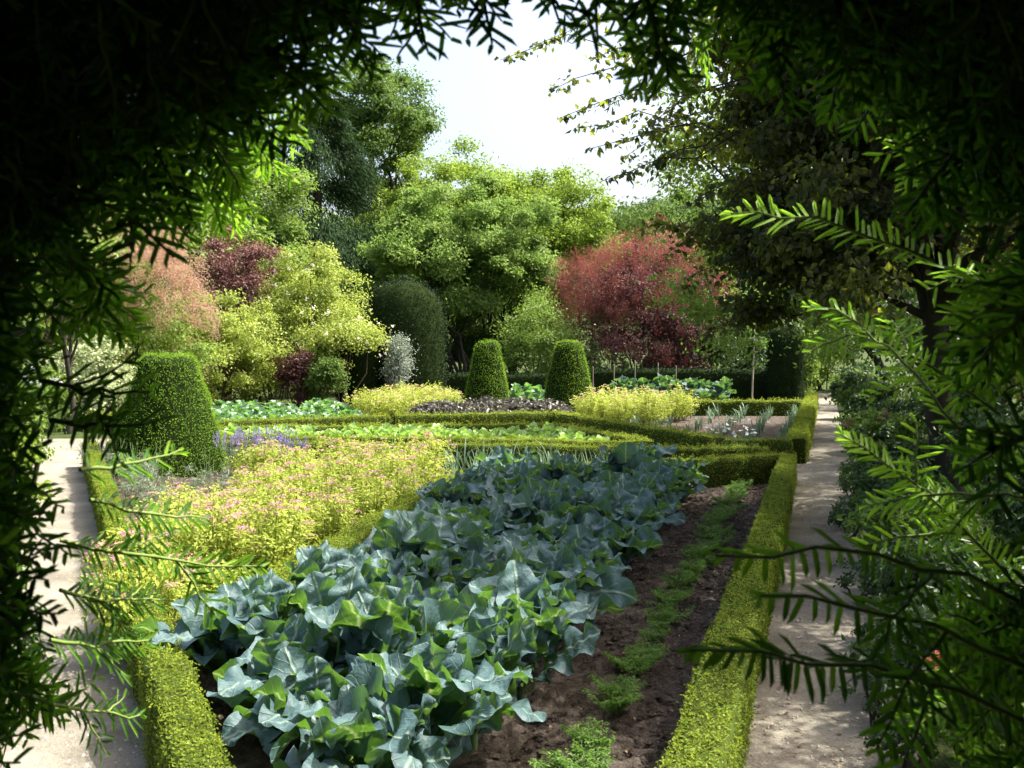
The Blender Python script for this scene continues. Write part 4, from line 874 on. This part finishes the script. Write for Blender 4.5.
def yew():
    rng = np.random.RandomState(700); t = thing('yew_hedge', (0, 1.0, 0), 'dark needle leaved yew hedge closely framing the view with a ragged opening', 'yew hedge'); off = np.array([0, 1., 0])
    # needle-packed inside of the hedge, plus an unseen shell added behind to darken it
    cm = MB(); S_ = np.linspace(0, cum[-1], 70); prof = [(150, .84), (130, .90), (130, .97), (170, 1.03), (420, 1.08), (1000, 1.10), (1500, 1.0), (1600, .2)]; rows = []
    for s in S_:
        p, n = rim(s); row = []
        for (o, Y) in prof: q = p+n*o; row.append(at(q[0], q[1], .9)*[1, 0, 1]*1.0+[0, Y, 0] if False else at(q[0], q[1], Y) if o <= 420 else at(*(p+n*420), 1.08)*[1, 0, 1]+np.array([n[0], 0, -n[1]])*(o-420)*.0013+[0, Y, 0])
        row += [row[-1]*[1, 0, 1]+[0, -1.7, 0], row[-1]*[.15, 0, .3]+[0, -1.9, 1.0]]
        a = at(*(p+n*330), .80); row += [np.array([a[0]*1.5, -1.2, H_CAM+(a[2]-H_CAM)*1.5]), np.array([a[0]*1.25, .1, H_CAM+(a[2]-H_CAM)*1.3]), a]
        rows.append(row)
    V = np.array(rows); k = V.shape[1]; Pv = V.reshape(-1, 3); Pv = Pv+(lump(Pv, 7, 9)*.025)[:, None]*np.array([1, .6, 1]); Pv[:, 2] = np.maximum(Pv[:, 2], -.05)
    i = np.arange(len(S_)-1)[:, None]*k; j = np.arange(k)[None]; j2 = (j+1) % k
    cm.add(Pv, np.stack([i+j, i+k+j, i+k+j2, i+j2], -1).reshape(-1, 4), 'yewcore', None, True); co = cm.build('growth_and_shade_shell', t); co.location = -off
    # leaning stems inside the hedge
    tm = MB()
    for (x, z1) in ((-1.15, 2.6), (-.9, 2.3), (1.1, 2.5), (1.35, 2.7), (.95, 2.1)):
        tube(tm, curve((x, 1.22, -.05), (x*.75, 1.15, z1), 0, rng, 8, .02), np.linspace(.05, .02, 8), 'bark', 9)
    nm = MB(); tw = MB(); cnt = 0
    while cnt < 1260:
        s = rng.uniform(0, cum[-1]); p, n = rim(s)
        dep = rng.uniform(.52, .93); dlt = rng.exponential(70) if cnt < 420 else rng.uniform(-5, 420)
        if cnt > 940: s = rng.uniform(0, cum[6] if cnt < 1110 else cum[8]); p, n = rim(s); dlt = rng.uniform(-14, 130)
        L = rng.uniform(.12, .24); tip = p+n*(dlt+14+abs(rng.normal(0, 14)))+n*np.clip((p[1]-130)/200, 0, 1)*(62 if p[0] > 512 else (30 if p[1] > 520 else 58 if p[1] > 290 else 55 if p[1] > 170 else 34))
        lower = np.clip((p[1]-350)/300, 0, 1)
        if 700 < cnt <= 940 and (p[1] < 380 or p[0] > 512): continue
        if tip[0] < -90 or tip[0] > 1110 or tip[1] < -110 or tip[1] > 870: cnt += .25; continue
        side = 1 if p[0] < 512 else -1; topness = np.clip((330-p[1])/250, 0, 1)
        d = np.array([side*(.75-.35*topness)+rng.normal(0, .25), rng.normal(-.15, .35), -.35-.5*topness+rng.normal(0, .22)])
        d = unit(d); T3 = at(tip[0], tip[1], dep); b = T3-d*L
        N = unit(np.array([rng.normal(0, .35), -1, .45+rng.normal(0, .35)]))
        v = np.clip(rng.normal(.27, .14)+(.12 if dep > .85 else 0), .03, .75); frond(nm, tw, rng, b, d, N, L, v, rng.randint(5, 9)); cnt += 1  # inner fronds get darker needles, shade painted by depth
    nm.build('foliage', t).location = -off; 
    # single shoots standing out in the opening
    sh = [((935, 262, 0.93), (728, 214, 1.03), 0.88, 0, .10), ((1000, 415, 0.95), (808, 306, 1.05), 0.90, 3, .1), ((960, 430, 0.9), (862, 328, 1.0), 0.90, 0, .1), ((1020, 590, 0.95), (842, 435, 1.05), 0.88, 2, .2),
          ((1060, 752, 0.62), (692, 650, .52), 0.42, 1, 0.65), ((1050, 690, 0.62), (760, 596, .54), 0.42, 1, 0.6), ((1050, 620, 0.62), (716, 556, .54), 0.42, 1, 0.55), ((1030, 500, 0.93), (868, 505, 1.03), 0.78, 2, .4),
          ((1010, 200, 0.93), (890, 140, 1.03), 0.70, 2, .3), ((1010, 120, 0.95), (905, 62, 1.05), 0.68, 2, .3), ((1040, 700, 0.93), (895, 720, 1.03), 0.78, 3, .4), ((1040, 330, 0.93), (925, 262, 1.03), 0.78, 3, .2),
          ((90, 500, 0.95), (205, 518, 1.05), 0.74, 1, .35), ((60, 540, 0.95), (262, 566, 1.05), 0.76, 2, .35), ((80, 470, 0.9), (180, 450, 1.0), 0.74, 1, .4), ((50, 420, .74), (160, 420, .70), 0.50, 2, .4),
          ((40, 380, .72), (150, 392, .68), 0.45, 2, .4), ((50, 640, 0.93), (150, 640, 1.03), 0.68, 3, .4), ((40, 700, 0.95), (140, 715, 1.05), 0.70, 3, .4), ((60, 590, 0.95), (160, 600, 1.05), 0.63, 3, .4),
          ((60, 240, .72), (120, 300, .70), 0.30, 4, .4), ((150, 40, 0.9), (222, 232, 1.0), 0.80, 5, .3), ((200, 30, 0.93), (306, 142, 1.03), 0.82, 5, .3), ((225, 60, 0.95), (236, 228, 1.05), 0.82, 4, .3),
          ((250, 30, 0.93), (262, 175, 1.03), 0.63, 5, .3), ((400, -60, .70), (428, 52, .68), 0.42, 4, .2), ((470, -70, .70), (492, 44, .68), 0.38, 4, .2), ((330, -40, .72), (372, 80, .70), 0.40, 5, .2),
          ((540, -60, .74), (560, 24, .72), 0.42, 3, .2), ((590, -60, .70), (598, 42, .68), 0.50, 4, .2), ((640, -50, .68), (668, 82, .66), 0.45, 5, .2), ((700, -40, 0.95), (705, 70, 1.05), 0.68, 5, .2),
          ((690, -20, .70), (640, 90, .70), 0.50, 4, .2), ((760, 0, .70), (790, 118, .68), 0.50, 5, .2), ((600, -30, 0.9), (640, 58, 1.0), 0.63, 4, .2)]
    for q in range(90):                                   # and many smaller ones along the ragged edge
        s = rng.uniform(cum[1], cum[-2]); p, n = rim(s); Y = rng.uniform(.6, 1.02)
        if p[0] < 512 and 330 < p[1] < 650: continue
        side = 1 if p[0] < 512 else -1; top = p[1] < 200
        e = p-n*rng.uniform(0, 26)+[side*rng.uniform(0, 10), rng.uniform(0, 10)]; bb = p+n*rng.uniform(60, 130)+[0, -rng.uniform(20, 70)]
        sh.append(((bb[0], bb[1], Y), (e[0], e[1], Y-.03), np.clip(rng.normal(.4, .15)+(.2 if Y > .85 else 0), .1, .9), rng.randint(2, 6), .3))
    for (b, e, v, ns, nd) in sh:
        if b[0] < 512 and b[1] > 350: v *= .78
        B = at(*b); E = at(*e); d = E-B; L = np.linalg.norm(d); sm = MB(); 
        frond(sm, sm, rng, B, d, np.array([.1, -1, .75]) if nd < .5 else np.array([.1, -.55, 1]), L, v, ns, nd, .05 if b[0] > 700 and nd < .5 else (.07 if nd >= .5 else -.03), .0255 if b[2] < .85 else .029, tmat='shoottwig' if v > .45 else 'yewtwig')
        o = sm.build('shoot', t); o.location = -off
    tw.build('twigs', t).location = -off; tm.build('trunk', t).location = -off
yew()

# ================================================================== LIGHT, SKY, CAMERA
AZ, EL = R(73), R(57)                                    # sun: right of and beyond the view
sd = np.array([math.sin(AZ)*math.cos(EL), math.cos(AZ)*math.cos(EL), math.sin(EL)])
ld = bpy.data.lights.new('sun', 'SUN'); ld.energy = 5.0; ld.angle = R(.55); ld.color = (1, .955, .87)
lo = bpy.data.objects.new('sun', ld); COL.objects.link(lo)
from mathutils import Vector
lo.rotation_euler = Vector(-sd).to_track_quat('-Z', 'Y').to_euler(); lo.location = (20, 20, 40)
w = bpy.data.worlds.new('World'); C.world = w; w.use_nodes = True; nt = w.node_tree
bg = nt.nodes['Background']; sky = nt.nodes.new('ShaderNodeTexSky'); sky.sky_type = 'NISHITA'; sky.sun_disc = False
sky.sun_elevation = EL; sky.sun_rotation = AZ; sky.air_density = 1.0; sky.dust_density = 7.0; sky.ozone_density = 1.0
nt.links.new(sky.outputs[0], bg.inputs[0]); bg.inputs[1].default_value = .15
cd = bpy.data.cameras.new('camera'); cam = bpy.data.objects.new('camera', cd); COL.objects.link(cam)
cd.sensor_width = 36; cd.lens = 36*F_PX/1024; cam.location = (0, 0, H_CAM); cam.rotation_euler = (R(90)-R(PITCH), 0, 0)
cd.clip_start = .05; cd.clip_end = 2000; cd.dof.use_dof = True; cd.dof.focus_distance = 7; cd.dof.aperture_fstop = 20
C.camera = cam
C.view_settings.view_transform = 'Standard'; C.view_settings.look = 'None'; C.view_settings.exposure = 1.5; C.view_settings.gamma = 1
C.render.engine = 'CYCLES'; cy = C.cycles
cy.use_denoising = True; cy.max_bounces = 7; cy.diffuse_bounces = 4; cy.glossy_bounces = 2; cy.transmission_bounces = 4; cy.transparent_max_bounces = 4
cy.use_adaptive_sampling = True; cy.adaptive_threshold = .02; cy.caustics_reflective = False; cy.caustics_refractive = False
cy.sample_clamp_indirect = 6
